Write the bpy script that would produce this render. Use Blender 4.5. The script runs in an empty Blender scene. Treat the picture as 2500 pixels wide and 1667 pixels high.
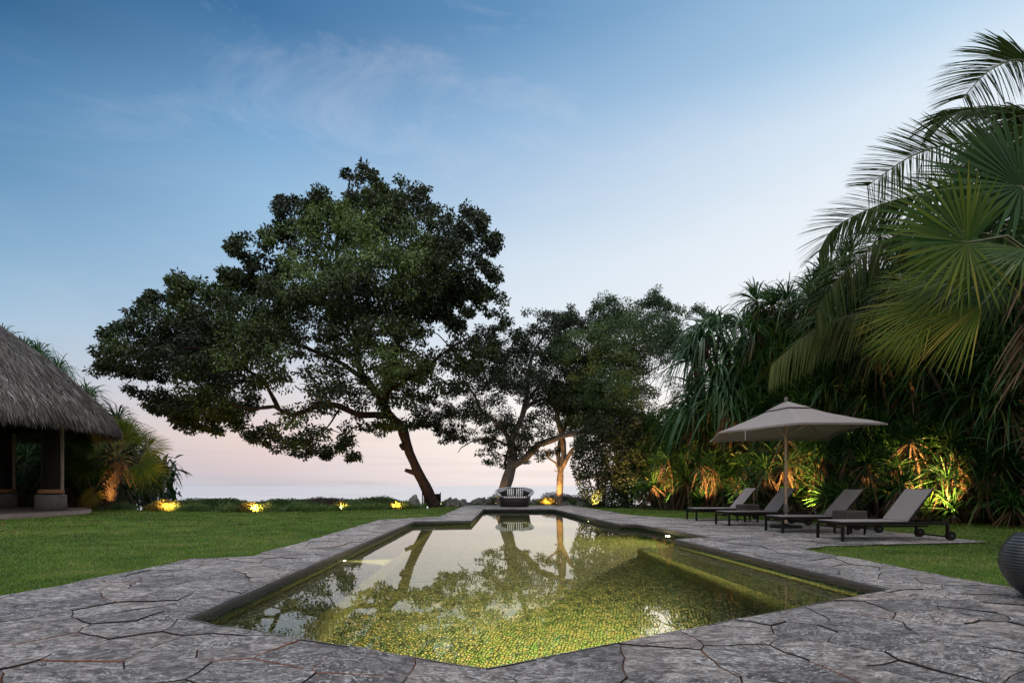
import bpy, math, random
import numpy as np
from mathutils import Vector, Matrix, geometry, noise

random.seed(7)
RNG = np.random.default_rng(7)
C = bpy.context.scene.collection
SC = bpy.context.scene
PI = math.pi
R = math.radians

# ------------------------------------------------------------------ camera
F = 1350.0            # focal length in photo pixels (photo 2500 wide)
HZ = 1186.0           # row of the horizon in the photo
CAMH = 1.0
cam_d = bpy.data.cameras.new('camera')
cam_d.sensor_width = 36.0
cam_d.lens = 36.0*F/2500.0
cam_d.shift_y = (HZ-833.5)/2500.0
cam_d.clip_start = 0.05
cam_d.clip_end = 60000
cam = bpy.data.objects.new('camera', cam_d)
cam.location = (0, 0, CAMH)
cam.rotation_euler = (R(90), 0, 0)
C.objects.link(cam)
SC.camera = cam

def gx(px, Y): return (px-1250.0)/F*Y
def gz(py, Y): return CAMH-(py-HZ)/F*Y
def P3(px, py, Y): return Vector((gx(px, Y), Y, gz(py, Y)))
def G(px, py, z=0.0):
    Y = F*(CAMH-z)/(py-HZ)
    return (gx(px, Y), Y)

# ------------------------------------------------------------------ node helpers
def lin(c):
    return tuple(((v/255.0)/12.92 if v/255.0 <= .04045 else ((v/255.0+.055)/1.055)**2.4) for v in c)
class NT:
    def __init__(s, tree): s.t = tree; s.n = tree.nodes; s.l = tree.links
    def new(s, typ, **kw):
        n = s.n.new(typ)
        for k, v in kw.items():
            if k == 'inp':
                for a, b in v.items():
                    if hasattr(b, 'is_linked') or isinstance(b, bpy.types.NodeSocket): s.l.new(b, n.inputs[a])
                    else: n.inputs[a].default_value = b
            else: setattr(n, k, v)
        return n
    def math(s, op, a, b=None, c=None, clamp=False):
        n = s.n.new('ShaderNodeMath'); n.operation = op; n.use_clamp = clamp
        for i, v in enumerate((a, b, c)):
            if v is None: continue
            if isinstance(v, bpy.types.NodeSocket): s.l.new(v, n.inputs[i])
            else: n.inputs[i].default_value = v
        return n.outputs[0]
    def mix(s, fac, a, b, mode='MIX'):
        n = s.n.new('ShaderNodeMix'); n.data_type = 'RGBA'; n.blend_type = mode
        for sock, v in ((n.inputs[0], fac), (n.inputs[6], a), (n.inputs[7], b)):
            if isinstance(v, bpy.types.NodeSocket): s.l.new(v, sock)
            else: sock.default_value = v if not isinstance(v, tuple) else (v+(1,))[:4]
        return n.outputs[2]
    def ramp(s, fac, stops, interp='LINEAR'):
        n = s.n.new('ShaderNodeValToRGB'); s.l.new(fac, n.inputs[0])
        cr = n.color_ramp; cr.interpolation = interp
        while len(cr.elements) < len(stops): cr.elements.new(0.5)
        for e, (p, c) in zip(cr.elements, stops):
            e.position = p; e.color = (tuple(c)+(1,))[:4] if isinstance(c, (tuple, list)) else (c, c, c, 1)
        return n.outputs[0]
    def noise(s, vec, scale, detail=3, rough=.5, dist=0, out=0):
        n = s.n.new('ShaderNodeTexNoise'); n.inputs['Scale'].default_value = scale
        n.inputs['Detail'].default_value = detail; n.inputs['Roughness'].default_value = rough
        n.inputs['Distortion'].default_value = dist
        if vec is not None: s.l.new(vec, n.inputs['Vector'])
        return n.outputs[out]
    def mapping(s, vec, scale=(1, 1, 1), rot=(0, 0, 0), loc=(0, 0, 0)):
        n = s.n.new('ShaderNodeMapping'); s.l.new(vec, n.inputs[0])
        n.inputs['Scale'].default_value = scale; n.inputs['Rotation'].default_value = rot; n.inputs['Location'].default_value = loc
        return n.outputs[0]
    def bump(s, h, strength=.5, dist=.01, nrm=None):
        n = s.n.new('ShaderNodeBump'); s.l.new(h, n.inputs['Height'])
        n.inputs['Strength'].default_value = strength; n.inputs['Distance'].default_value = dist
        if nrm is not None: s.l.new(nrm, n.inputs['Normal'])
        return n.outputs[0]

# ------------------------------------------------------------------ world: dusk sky
world = bpy.data.worlds.new("World"); SC.world = world; world.use_nodes = True
W = NT(world.node_tree)
for n in list(W.n): W.n.remove(n)
tc = W.new('ShaderNodeTexCoord')
vn = W.new('ShaderNodeVectorMath', operation='NORMALIZE', inp={0: tc.outputs['Generated']}).outputs[0]
sep = W.new('ShaderNodeSeparateXYZ', inp={0: vn})
zx, zy, zz = sep.outputs
horiz = W.math('SQRT', W.math('ADD', W.math('MULTIPLY', zx, zx), W.math('MULTIPLY', zy, zy)))
elev = W.math('DIVIDE', W.math('ARCTAN2', zz, horiz), PI/2)       # 0..1
az = W.math('ARCTAN2', zx, zy)                                     # 0 ahead, + right
def d2(el): return el/90.0
# colours of the dusk sky by elevation: to the left, ahead, to the right (the afterglow side)
def ST(tab, top): return [(d2(e), lin(c)) for e, c in tab]+[(d2(63), top), (1.0, tuple(v*1.25 for v in top))]  # top: unseen zenith brightened far beyond dusk as added fill light
SKY_L = ST([(0, (186, 189, 199)), (1.5, (192, 187, 196)), (4.5, (202, 197, 203)), (8, (190, 201, 213)), (12.5, (165, 196, 221)), (16.5, (136, 177, 209)), (23, (95, 143, 184)), (28, (74, 127, 172)), (33, (40, 93, 138)), (46, (34, 84, 128))], (2.5, 2.5, 2.6))
SKY_C = ST([(0, (244, 231, 228)), (1.2, (255, 240, 233)), (3, (255, 243, 235)), (5.5, (255, 247, 239)), (9, (250, 246, 245)), (16, (226, 236, 245)), (22, (213, 228, 242)), (26, (190, 213, 235)), (33, (154, 189, 223)), (40, (102, 149, 193)), (47, (84, 132, 178))], (2.5, 2.5, 2.6))
SKY_R = ST([(0, (255, 243, 235)), (6, (255, 251, 247)), (14, (253, 254, 255)), (25, (240, 247, 253)), (30, (224, 238, 250)), (35, (178, 210, 236)), (46, (150, 188, 222))], (2.5, 2.5, 2.6))
SKY_M = ST([(0, (202, 199, 207)), (1.5, (220, 204, 206)), (4.5, (238, 216, 209)), (9, (218, 215, 220)), (14, (190, 208, 226)), (20, (166, 199, 228)), (26, (150, 189, 222)), (31, (122, 168, 210)), (38, (68, 117, 165)), (46, (58, 108, 158))], (2.5, 2.5, 2.6))
clm = W.ramp(elev, SKY_M)
cl = W.ramp(elev, SKY_L); cc = W.ramp(elev, SKY_C); cr_ = W.ramp(elev, SKY_R)
fl = W.new('ShaderNodeMapRange', inp={0: az, 1: R(-46), 2: R(-24)}).outputs[0]
fm_ = W.new('ShaderNodeMapRange', inp={0: az, 1: R(-24), 2: R(0)}).outputs[0]
fr = W.new('ShaderNodeMapRange', inp={0: az, 1: R(0), 2: R(39)}).outputs[0]
s1 = W.mix(fm_, W.mix(fl, cl, clm), cc)
s2 = W.mix(fr, s1, cr_)
# thin high cloud, drawn out in bands
cv = W.mapping(vn, scale=(1.3, 1.3, 4.0), rot=(0, R(18), R(25)))
cn = W.noise(cv, 2.6, 8, .66, .9)
cm = W.new('ShaderNodeMapRange', inp={0: cn, 1: .50, 2: .70, 3: 0.0, 4: .40}).outputs[0]
cm = W.math('MULTIPLY', cm, W.math('ADD', W.math('MULTIPLY', fl, .45), .08))
s3 = W.mix(cm, s2, lin((220, 222, 236)))
# flat cloud streaks low over the sea
lv = W.mapping(vn, scale=(1.5, 1.5, 34.0))
ln_ = W.noise(lv, 2.0, 4, .55, .3)
low = W.new('ShaderNodeMapRange', inp={0: elev, 1: d2(1.0), 2: d2(9), 3: 1.0, 4: 0.0}).outputs[0]
lm = W.math('MULTIPLY', low, W.new('ShaderNodeMapRange', inp={0: ln_, 1: .5, 2: .72, 3: 0.0, 4: .26}).outputs[0])
s4 = W.mix(lm, s3, lin((188, 176, 188)))
# behind the camera: sky brightened past dusk, added fill for deck and foliage
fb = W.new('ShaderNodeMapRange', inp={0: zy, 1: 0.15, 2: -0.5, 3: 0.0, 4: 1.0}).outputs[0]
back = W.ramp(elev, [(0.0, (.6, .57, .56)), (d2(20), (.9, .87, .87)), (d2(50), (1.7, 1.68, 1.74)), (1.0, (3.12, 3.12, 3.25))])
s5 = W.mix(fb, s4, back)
nish = W.new('ShaderNodeTexSky', sky_type='NISHITA', sun_disc=False, sun_elevation=R(1.5), sun_rotation=R(25), altitude=0, dust_density=1.2)
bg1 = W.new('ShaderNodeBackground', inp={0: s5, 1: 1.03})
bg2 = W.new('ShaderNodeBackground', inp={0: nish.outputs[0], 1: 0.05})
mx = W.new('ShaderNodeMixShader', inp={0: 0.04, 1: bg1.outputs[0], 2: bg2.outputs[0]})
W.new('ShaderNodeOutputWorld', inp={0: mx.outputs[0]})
world.cycles.sampling_method = 'MANUAL'; world.cycles.sample_map_resolution = 1024

# the afterglow: a very soft, weak, warm directional light from beyond the hedge
sd = bpy.data.lights.new('sun', 'SUN'); sd.energy = 0.35; sd.angle = R(30); sd.color = (1.0, .86, .78)
so = bpy.data.objects.new('sun', sd); C.objects.link(so)
so.rotation_euler = Vector((.42, .9, .22)).to_track_quat('Z', 'Y').to_euler()

SC.view_settings.view_transform = 'Standard'; SC.view_settings.look = 'None'
SC.view_settings.exposure = 0.0; SC.view_settings.gamma = 1.0
SC.render.engine = 'CYCLES'
cy = SC.cycles
cy.max_bounces = 8; cy.diffuse_bounces = 2; cy.glossy_bounces = 3; cy.transmission_bounces = 5; cy.transparent_max_bounces = 4
cy.caustics_reflective = False; cy.caustics_refractive = True
cy.sample_clamp_indirect = 3.0
cy.use_light_tree = True
SC.render.resolution_x = 1024; SC.render.resolution_y = 682

# ------------------------------------------------------------------ materials
def newmat(name):
    m = bpy.data.materials.new(name); m.use_nodes = True
    t = NT(m.node_tree)
    for n in list(t.n): t.n.remove(n)
    return m, t
def finish(t, color, rough=.6, bump=None, spec=.5, metal=0.0, extra=None):
    p = t.new('ShaderNodeBsdfPrincipled')
    if isinstance(color, bpy.types.NodeSocket): t.l.new(color, p.inputs['Base Color'])
    else: p.inputs['Base Color'].default_value = (tuple(color)+(1,))[:4]
    if isinstance(rough, bpy.types.NodeSocket): t.l.new(rough, p.inputs['Roughness'])
    else: p.inputs['Roughness'].default_value = rough
    p.inputs['Specular IOR Level'].default_value = spec
    p.inputs['Metallic'].default_value = metal
    if bump is not None: t.l.new(bump, p.inputs['Normal'])
    t.new('ShaderNodeOutputMaterial', inp={0: p.outputs[0]})
    return p
def plain(name, col, rough=.6, var=.25, scale=20, bump=.15, spec=.5, metal=0.0, stretch=(1, 1, 1)):
    m, t = newmat(name)
    v = t.mapping(t.new('ShaderNodeTexCoord').outputs['Object'], scale=stretch)
    n = t.noise(v, scale, 5, .6)
    c = t.ramp(n, [(.3, tuple(x*(1-var) for x in col)), (.7, tuple(min(1, x*(1+var)) for x in col))])
    finish(t, c, rough, t.bump(n, bump, .01), spec, metal)
    return m
def leafmat(name, stops, rough=.5, trans=.25, spec=.35):
    m, t = newmat(name)
    a = t.new('ShaderNodeAttribute', attribute_name='rnd')
    c = t.ramp(a.outputs['Fac'], stops)
    p = t.new('ShaderNodeBsdfPrincipled', inp={'Base Color': c, 'Roughness': rough, 'Specular IOR Level': spec})
    tr = t.new('ShaderNodeBsdfTranslucent', inp={0: c})
    mxs = t.new('ShaderNodeMixShader', inp={0: trans, 1: p.outputs[0], 2: tr.outputs[0]})
    t.new('ShaderNodeOutputMaterial', inp={0: mxs.outputs[0]})
    return m

def mat_flagstone():
    m, t = newmat('flagstone')
    o = t.new('ShaderNodeTexCoord').outputs['Object']
    a = t.new('ShaderNodeAttribute', attribute_name='rnd').outputs['Fac']
    a2 = t.math('FRACT', t.math('MULTIPLY', a, 7.31)); a3 = t.math('FRACT', t.math('MULTIPLY', a, 17.7))
    rot = t.new('ShaderNodeVectorRotate', rotation_type='Z_AXIS', inp={'Vector': o, 'Angle': t.math('SUBTRACT', t.math('MULTIPLY', a2, 1.3), .65)}).outputs[0]
    sh = t.new('ShaderNodeCombineXYZ', inp={0: t.math('MULTIPLY', a3, 40.0), 1: t.math('MULTIPLY', a2, 30.0), 2: 0.0}).outputs[0]
    rot = t.new('ShaderNodeVectorMath', operation='ADD', inp={0: rot, 1: sh}).outputs[0]
    g1 = t.noise(t.mapping(rot, scale=(1.0, 1.6, 1.0)), 8, 9, .74, 1.1)
    g2 = t.noise(t.mapping(rot, scale=(1.0, 1.8, 1.0)), 26, 6, .74, 1.4)
    g3 = t.noise(t.mapping(rot, scale=(1.0, 1.7, 1.0)), 13, 4, .62, 2.2)
    base = t.ramp(g1, [(.34, (.035, .033, .035)), (.45, (.125, .118, .12)), (.54, (.27, .255, .25)), (.64, (.52, .49, .475))])
    tint = t.ramp(a3, [(0.0, (.70, .68, .69)), (.35, (1.12, 1.08, 1.06)), (.72, (1.50, 1.42, 1.36)), (.93, (1.6, 1.48, 1.40)), (.97, (1.55, 1.28, 1.14))])
    c = t.mix(1.0, base, tint, 'MULTIPLY')
    c = t.mix(t.new('ShaderNodeMapRange', inp={0: g2, 1: .47, 2: .36, 3: 0, 4: .85}).outputs[0], c, (.022, .021, .023))
    fm = t.math('MULTIPLY', t.new('ShaderNodeMapRange', inp={0: g3, 1: .555, 2: .572, 3: 0, 4: 1}).outputs[0],
                t.new('ShaderNodeMapRange', inp={0: t.noise(o, 2.3, 3, .6), 1: .38, 2: .6, 3: .15, 4: 1}).outputs[0])
    c = t.mix(t.math('MULTIPLY', fm, .92), c, (.80, .80, .81))
    rp = t.new('ShaderNodeMapRange', inp={0: t.noise(o, 5.3, 5, .75), 1: .62, 2: .70, 3: 0, 4: .8}).outputs[0]
    c = t.mix(t.math('MULTIPLY', rp, g2), c, (.36, .12, .05))
    h = t.math('ADD', t.math('MULTIPLY', g1, 1.5), t.math('MULTIPLY', g2, .8))
    h = t.math('ADD', h, t.math('MULTIPLY', g3, .3))
    finish(t, c, t.ramp(g1, [(.3, .38), (.7, .7)]), t.bump(h, 1.0, .05), .5)
    return m
def mat_coping():
    m, t = newmat('coping_stone')
    o = t.new('ShaderNodeTexCoord').outputs['Object']
    n = t.noise(t.mapping(o, scale=(1, 1, 1.6)), 26, 6, .7, .5)
    n2 = t.noise(o, 5, 4, .6)
    c = t.ramp(n, [(.3, (.010, .010, .011)), (.55, (.035, .033, .033)), (.75, (.10, .098, .096))])
    c = t.mix(t.math('MULTIPLY', n2, .4), c, (.05, .045, .042))
    finish(t, c, .75, t.bump(n, .9, .02), .3)
    return m
def mat_pebble(name, dark, midc, light, scale):
    m, t = newmat(name)
    o = t.new('ShaderNodeTexCoord').outputs['Object']
    wv = t.noise(o, 6, 2, .5, out=1)
    wa = t.new('ShaderNodeVectorMath', operation='SCALE', inp={0: wv, 'Scale': .05}).outputs[0]
    P = t.new('ShaderNodeVectorMath', operation='ADD', inp={0: o, 1: wa}).outputs[0]
    P = t.mapping(P, scale=(1.0, .62, 1.0), rot=(0, 0, R(20)))
    vd = t.new('ShaderNodeTexVoronoi', feature='DISTANCE_TO_EDGE', inp={'Vector': P, 'Scale': scale, 'Randomness': .5})
    vc = t.new('ShaderNodeTexVoronoi', feature='F1', inp={'Vector': P, 'Scale': scale, 'Randomness': .5})
    s = t.new('ShaderNodeSeparateColor', inp={0: vc.outputs['Color']})
    c = t.ramp(s.outputs[0], [(0, dark), (.5, midc), (1, light)])
    jm = t.new('ShaderNodeMapRange', inp={0: vd.outputs['Distance'], 1: .04, 2: .14, 3: 1, 4: 0}).outputs[0]
    c = t.mix(jm, c, tuple(v*.18 for v in dark))
    h = t.new('ShaderNodeMapRange', interpolation_type='SMOOTHSTEP', inp={0: vd.outputs['Distance'], 1: 0, 2: .3, 3: 0, 4: 1}).outputs[0]
    finish(t, c, .45, t.bump(h, 1.0, .03), .4)
    return m
def mat_water():
    m, t = newmat('pool_water')
    o = t.new('ShaderNodeTexCoord').outputs['Object']
    n = t.noise(t.mapping(o, scale=(1, .6, 1)), 5, 2, .5)
    p = t.new('ShaderNodeBsdfPrincipled', inp={'Base Color': (.93, 1, .93, 1), 'Roughness': 0.0, 'IOR': 1.33, 'Transmission Weight': 1.0, 'Normal': t.bump(n, .06, .01)})
    t.new('ShaderNodeOutputMaterial', inp={0: p.outputs[0]})
    return m
def mat_sea():
    m, t = newmat('sea_water')
    o = t.new('ShaderNodeTexCoord').outputs['Object']
    n = t.noise(t.mapping(o, scale=(.004, .03, 1)), 1.0, 4, .55)
    n2 = t.noise(t.mapping(o, scale=(.02, .3, 1)), 1.0, 3, .5)
    c = t.ramp(n, [(.36, (.27, .32, .37)), (.64, (.46, .50, .55))])
    finish(t, c, .2, t.bump(n2, .1, .5), .5)
    return m
def mat_soil():
    m, t = newmat('turf')
    o = t.new('ShaderNodeTexCoord').outputs['Object']
    n = t.noise(o, 90, 4, .7); n2 = t.noise(o, .55, 3, .6)
    c = t.ramp(n, [(.3, (.02, .04, .008)), (.55, (.07, .13, .022)), (.78, (.13, .20, .04))])
    c = t.mix(t.new('ShaderNodeMapRange', inp={0: n2, 1: .4, 2: .7, 3: 0, 4: .45}).outputs[0], c, (.055, .06, .018))
    finish(t, c, .85, t.bump(n, .9, .03), .2)
    return m
def emis(name, col, strength):
    m, t = newmat(name)
    e = t.new('ShaderNodeEmission', inp={0: (tuple(col)+(1,)), 1: strength})
    t.new('ShaderNodeOutputMaterial', inp={0: e.outputs[0]})
    return m

M = {}
M['rust'] = plain('rusty_stone_edge', (.16, .062, .028), .9, .6, 9, .8, .2); M['mortar'] = plain('mortar', (.035, .026, .022), .95, .4, 30, .5, .1); M['flag'] = mat_flagstone(); M['coping'] = mat_coping(); M['water'] = mat_water(); M['sea'] = mat_sea(); M['turf'] = mat_soil()
M['peb'] = mat_pebble('pool_pebble', (.022, .055, .014), (.10, .125, .034), (.29, .26, .10), 31.0)
M['tile'] = mat_pebble('pool_tile', (.02, .07, .035), (.05, .14, .07), (.10, .22, .11), 40.0)
M['grass'] = leafmat('grass_blade', [(0, (.035, .075, .008)), (.5, (.10, .19, .016)), (.85, (.18, .27, .035)), (1, (.30, .27, .10))], .6, .3, .2)
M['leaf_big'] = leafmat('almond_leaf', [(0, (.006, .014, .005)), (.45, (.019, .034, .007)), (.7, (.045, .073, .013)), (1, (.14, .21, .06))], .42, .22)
M['leaf_mid'] = leafmat('fig_leaf', [(0, (.008, .016, .007)), (.5, (.02, .034, .013)), (1, (.07, .10, .035))], .5, .25)
M['leaf_right'] = leafmat('acacia_leaf', [(0, (.014, .034, .012)), (.5, (.042, .088, .03)), (.85, (.10, .17, .05)), (1, (.20, .19, .03))], .5, .25)
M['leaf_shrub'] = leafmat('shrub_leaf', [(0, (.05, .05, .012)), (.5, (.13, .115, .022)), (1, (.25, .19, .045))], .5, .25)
M['leaf_bank'] = leafmat('bank_leaf', [(0, (.04, .08, .03)), (.5, (.11, .18, .065)), (1, (.22, .28, .12))], .6, .25)
M['leaf_purple'] = leafmat('purple_leaf', [(0, (.07, .06, .05)), (.5, (.14, .115, .10)), (1, (.19, .18, .13))], .6, .2)
M['bank_grass'] = leafmat('bank_grass', [(0, (.05, .10, .02)), (.6, (.11, .19, .045)), (1, (.20, .24, .10))], .6, .35)
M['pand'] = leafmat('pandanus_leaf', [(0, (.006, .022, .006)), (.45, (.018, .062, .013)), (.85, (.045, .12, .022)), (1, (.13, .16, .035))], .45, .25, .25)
M['pandblue'] = leafmat('pandanus_bluish_leaf', [(0, (.008, .028, .012)), (.5, (.020, .07, .020)), (1, (.075, .15, .045))], .45, .25, .25)
M['dead'] = leafmat('dry_leaf', [(0, (.05, .03, .018)), (.5, (.12, .072, .04)), (1, (.24, .16, .10))], .7, .15, .2)
M['palm'] = leafmat('fan_palm_leaf', [(0, (.006, .026, .008)), (.4, (.022, .062, .009)), (.75, (.095, .13, .012)), (1, (.28, .20, .04))], .6, .28, .1)
M['coco'] = leafmat('coconut_leaf', [(0, (.018, .036, .009)), (.5, (.05, .08, .016)), (1, (.14, .14, .035))], .55, .25, .15)
M['petiole'] = plain('petiole', (.075, .075, .02), .5, .3, 12)
M['bark'] = plain('bark_brown', (.024, .017, .015), .9, .5, 16, .9, .05, stretch=(1, 1, .45))
M['bark_grey'] = plain('bark_grey', (.13, .115, .11), .85, .45, 14, .9, .2, stretch=(1, 1, .5))
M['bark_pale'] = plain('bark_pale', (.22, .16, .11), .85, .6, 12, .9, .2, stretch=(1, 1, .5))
M['palmbark'] = plain('palm_bark', (.06, .038, .025), .9, .5, 20, 1.0, .2)
M['rock'] = plain('rock', (.17, .165, .16), .85, .55, 5, 1.0, .3)
M['thatch'] = leafmat('thatch_leaf', [(0, (.03, .025, .021)), (.45, (.085, .073, .065)), (.85, (.19, .172, .16)), (1, (.38, .37, .38))], .6, .05, .3)
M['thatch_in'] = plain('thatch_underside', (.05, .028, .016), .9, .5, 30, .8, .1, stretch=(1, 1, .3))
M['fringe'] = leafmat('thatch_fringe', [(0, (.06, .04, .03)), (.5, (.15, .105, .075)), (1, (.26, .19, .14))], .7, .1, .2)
M['column'] = plain('dark_timber', (.012, .009, .008), .7, .4, 10, .5, .15, stretch=(1, 1, .15))
M['pale_post'] = plain('pale_pole', (.26, .19, .15), .6, .3, 10, .4, .3, stretch=(1, 1, .2))
M['rope'] = plain('rope', (.24, .12, .06), .8, .4, 60, .8, .2)
M['concrete'] = plain('concrete', (.11, .10, .095), .8, .25, 6, .4, .3)
M['floor'] = plain('pavilion_floor', (.16, .125, .11), .6, .25, 3, .15, .4)
M['fabric'] = plain('sling_fabric', (.205, .188, .186), .8, .08, 260, .3, .2)
M['canopy'] = plain('canopy_cloth', (.26, .232, .222), .85, .06, 180, .2, .15)
M['frame'] = plain('dark_frame', (.008, .006, .006), .55, .3, 30, .1, .15)
M['wicker'] = plain('dark_wicker', (.014, .010, .010), .6, .6, 90, .8, .4, stretch=(1, 1, 2.5))
M['ottoman'] = plain('brown_weave', (.055, .045, .042), .7, .4, 120, .6, .3)
M['wood'] = plain('pole_wood', (.40, .27, .19), .45, .2, 14, .15, .5, stretch=(1, 1, .08))
M['strap'] = plain('grey_cloth_wrap', (.13, .12, .11), .9, .3, 60, .5, .2)
M['white'] = plain('white_plastic', (.7, .7, .7), .5, .1, 20, .1)
M['cushion'] = plain('pale_grey_cushion', (.46, .49, .53), .85, .08, 40, .3, .2)
M['vase'] = plain('black_ceramic', (.020, .021, .024), .32, .3, 8, .05, .6)
M['steel'] = plain('lamp_housing', (.03, .03, .03), .5, .2, 30, .1, .5)
M['warm'] = emis('lamp_glow', (1.0, .66, .30), 30.0)
M['poolglow'] = emis('pool_lamp_glow', (1.0, .82, .45), 45.0)
def mat_stripes():
    m, t = newmat('striped_cloth')
    o = t.new('ShaderNodeTexCoord').outputs['Object']
    x = t.new('ShaderNodeSeparateXYZ', inp={0: o}).outputs[0]
    s = t.math('GREATER_THAN', t.math('FRACT', t.math('MULTIPLY', x, 1/.095)), .5)
    finish(t, t.mix(s, (.015, .014, .018), (.72, .72, .72)), .85, None, .2)
    return m
M['stripes'] = mat_stripes()

# ------------------------------------------------------------------ mesh builder
def nrm(a):
    return a/np.maximum(np.linalg.norm(a, axis=-1, keepdims=True), 1e-9)
class MB:
    def __init__(s): s.V = []; s.F = []; s.n = 0; s.has = False
    def add(s, V, F, rnd=None, mi=0, smooth=False):
        V = np.asarray(V, float).reshape(-1, 3); F = np.asarray(F, int)
        if rnd is None: rnd = np.zeros(len(F))
        s.V.append(V); s.F.append((F+s.n, np.broadcast_to(np.asarray(rnd, float), (len(F),)), mi, smooth)); s.n += len(V)
        return s
    def straps(s, P, D, L, Wd, droop=0.0, K=4, prof=None, N=None, rnd=None, mi=0, power=2.0, tip=0.0):
        P = np.asarray(P, float); n = len(P); D = nrm(np.asarray(D, float))
        L = np.broadcast_to(np.asarray(L, float), (n,)); Wd = np.broadcast_to(np.asarray(Wd, float), (n,)); droop = np.broadcast_to(np.asarray(droop, float), (n,))
        t = np.linspace(0, 1, K+1)
        if prof is None: prof = np.minimum(1, .35+t*3)*np.sqrt(np.maximum(0, 1-t**2.2))
        else: prof = prof(t)
        if N is None: N = nrm(RNG.normal(size=(n, 3))*.5+np.array([0, 0, 1.0]))
        side = nrm(np.cross(D, N))
        pos = P[:, None, :]+D[:, None, :]*(L[:, None]*t[None])[..., None]
        pos[..., 2] -= (droop*L)[:, None]*t[None]**power
        hw = (Wd[:, None]*prof[None]*.5)[..., None]*side[:, None, :]
        V = np.stack([pos-hw, pos+hw], axis=2).reshape(-1, 3)
        k = np.arange(K); q = np.stack([2*k, 2*k+1, 2*k+3, 2*k+2], 1)
        Fq = (np.arange(n)[:, None, None]*(2*(K+1))+q[None]).reshape(-1, 4)
        if rnd is None: rnd = RNG.random(n)
        s.add(V, Fq, np.clip(np.repeat(np.broadcast_to(rnd, (n,)), K)+tip*np.tile(np.linspace(0, 1, K)**1.5, n), 0, 1), mi, True)
        return s
    def leaves(s, P, D, L, Wd, rnd=None, mi=0):
        n = len(P); D = nrm(np.asarray(D, float))
        N = nrm(RNG.normal(size=(n, 3))+np.array([0, 0, .6]))
        side = nrm(np.cross(D, N)); up = np.cross(side, D)
        L = np.broadcast_to(L, (n,))[:, None]; Wd = np.broadcast_to(Wd, (n,))[:, None]
        a = P; m1 = P+D*L*.5+side*Wd*.5+up*Wd*.15; m2 = P+D*L*.5-side*Wd*.5+up*Wd*.15; e = P+D*L-up*L*.12
        V = np.stack([a, m1, e, m2], 1).reshape(-1, 3)
        Fq = np.arange(4*n).reshape(n, 4)
        s.add(V, Fq, RNG.random(n) if rnd is None else rnd, mi)
        return s
    def tube(s, pts, rad, sides=8, mi=0, rnd=0.0, cap=True, rough=0.0):
        pts = np.asarray([tuple(p) for p in pts], float); n = len(pts)
        rad = np.broadcast_to(np.asarray(rad, float), (n,))
        T = np.zeros_like(pts); T[1:-1] = pts[2:]-pts[:-2]; T[0] = pts[1]-pts[0]; T[-1] = pts[-1]-pts[-2]; T = nrm(T)
        ref = np.array([0, 0, 1.0]) if abs(T[0][2]) < .9 else np.array([1.0, 0, 0])
        u = nrm(np.cross(T[0], ref)); V = []
        for i in range(n):
            u = nrm(u-T[i]*np.dot(u, T[i])); w = np.cross(T[i], u)
            a = np.arange(sides)/sides*2*PI
            rr = rad[i]*(1+rough*RNG.normal(size=sides)) if rough else rad[i]
            rr = np.broadcast_to(rr, (sides,))[:, None]
            V.append(pts[i]+(np.cos(a)[:, None]*u+np.sin(a)[:, None]*w)*rr)
        V = np.concatenate(V)
        F_ = []
        for i in range(n-1):
            for k in range(sides):
                k2 = (k+1) % sides
                F_.append((i*sides+k, i*sides+k2, (i+1)*sides+k2, (i+1)*sides+k))
        s.add(V, F_, rnd, mi, True)
        if cap:
            for e, i in ((0, 0), (1, n-1)):
                c = pts[i]; Vc = np.concatenate([V[i*sides:(i+1)*sides], [c]])
                s.add(Vc, [(k, (k+1) % sides, sides) if e else ((k+1) % sides, k, sides) for k in range(sides)], rnd, mi)
        return s
    def box(s, c, size, rz=0.0, mi=0, bev=0.0, tilt=None, rnd=0.0):
        x, y, z = [v/2 for v in size]
        b = min(bev, x*.9, y*.9, z*.9)
        if b > 0:
            V = []
            for sx in (-1, 1):
                for sy in (-1, 1):
                    for sz in (-1, 1):
                        V += [(sx*x, sy*(y-b), sz*(z-b)), (sx*(x-b), sy*y, sz*(z-b)), (sx*(x-b), sy*(y-b), sz*z)]
            Vv = [Vector(v) for v in V]
            import bmesh
            bm = bmesh.new()
            for v in Vv: bm.verts.new(v)
            bmesh.ops.convex_hull(bm, input=bm.verts)
            bm.verts.index_update()
            V = [tuple(v.co) for v in bm.verts]; F_ = [[v.index for v in f.verts] for f in bm.faces]
            bm.free()
        else:
            V = [(sx*x, sy*y, sz*z) for sx in (-1, 1) for sy in (-1, 1) for sz in (-1, 1)]
            F_ = [(0, 1, 3, 2), (4, 6, 7, 5), (0, 4, 5, 1), (2, 3, 7, 6), (0, 2, 6, 4), (1, 5, 7, 3)]
        mt = Matrix.Translation(c) @ Matrix.Rotation(rz, 4, 'Z')
        if tilt: mt = mt @ Matrix.Rotation(tilt[0], 4, tilt[1])
        V = [tuple(mt @ Vector(v)) for v in V]
        by = {}
        for f in F_: by.setdefault(len(f), []).append(f)
        first = True
        for k, fs in by.items():
            if first: s.add(V, fs, rnd, mi); base = s.n-len(V); first = False
            else: s.F.append((np.asarray(fs, int)+base, np.full(len(fs), rnd), mi, False))
        return s
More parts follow.
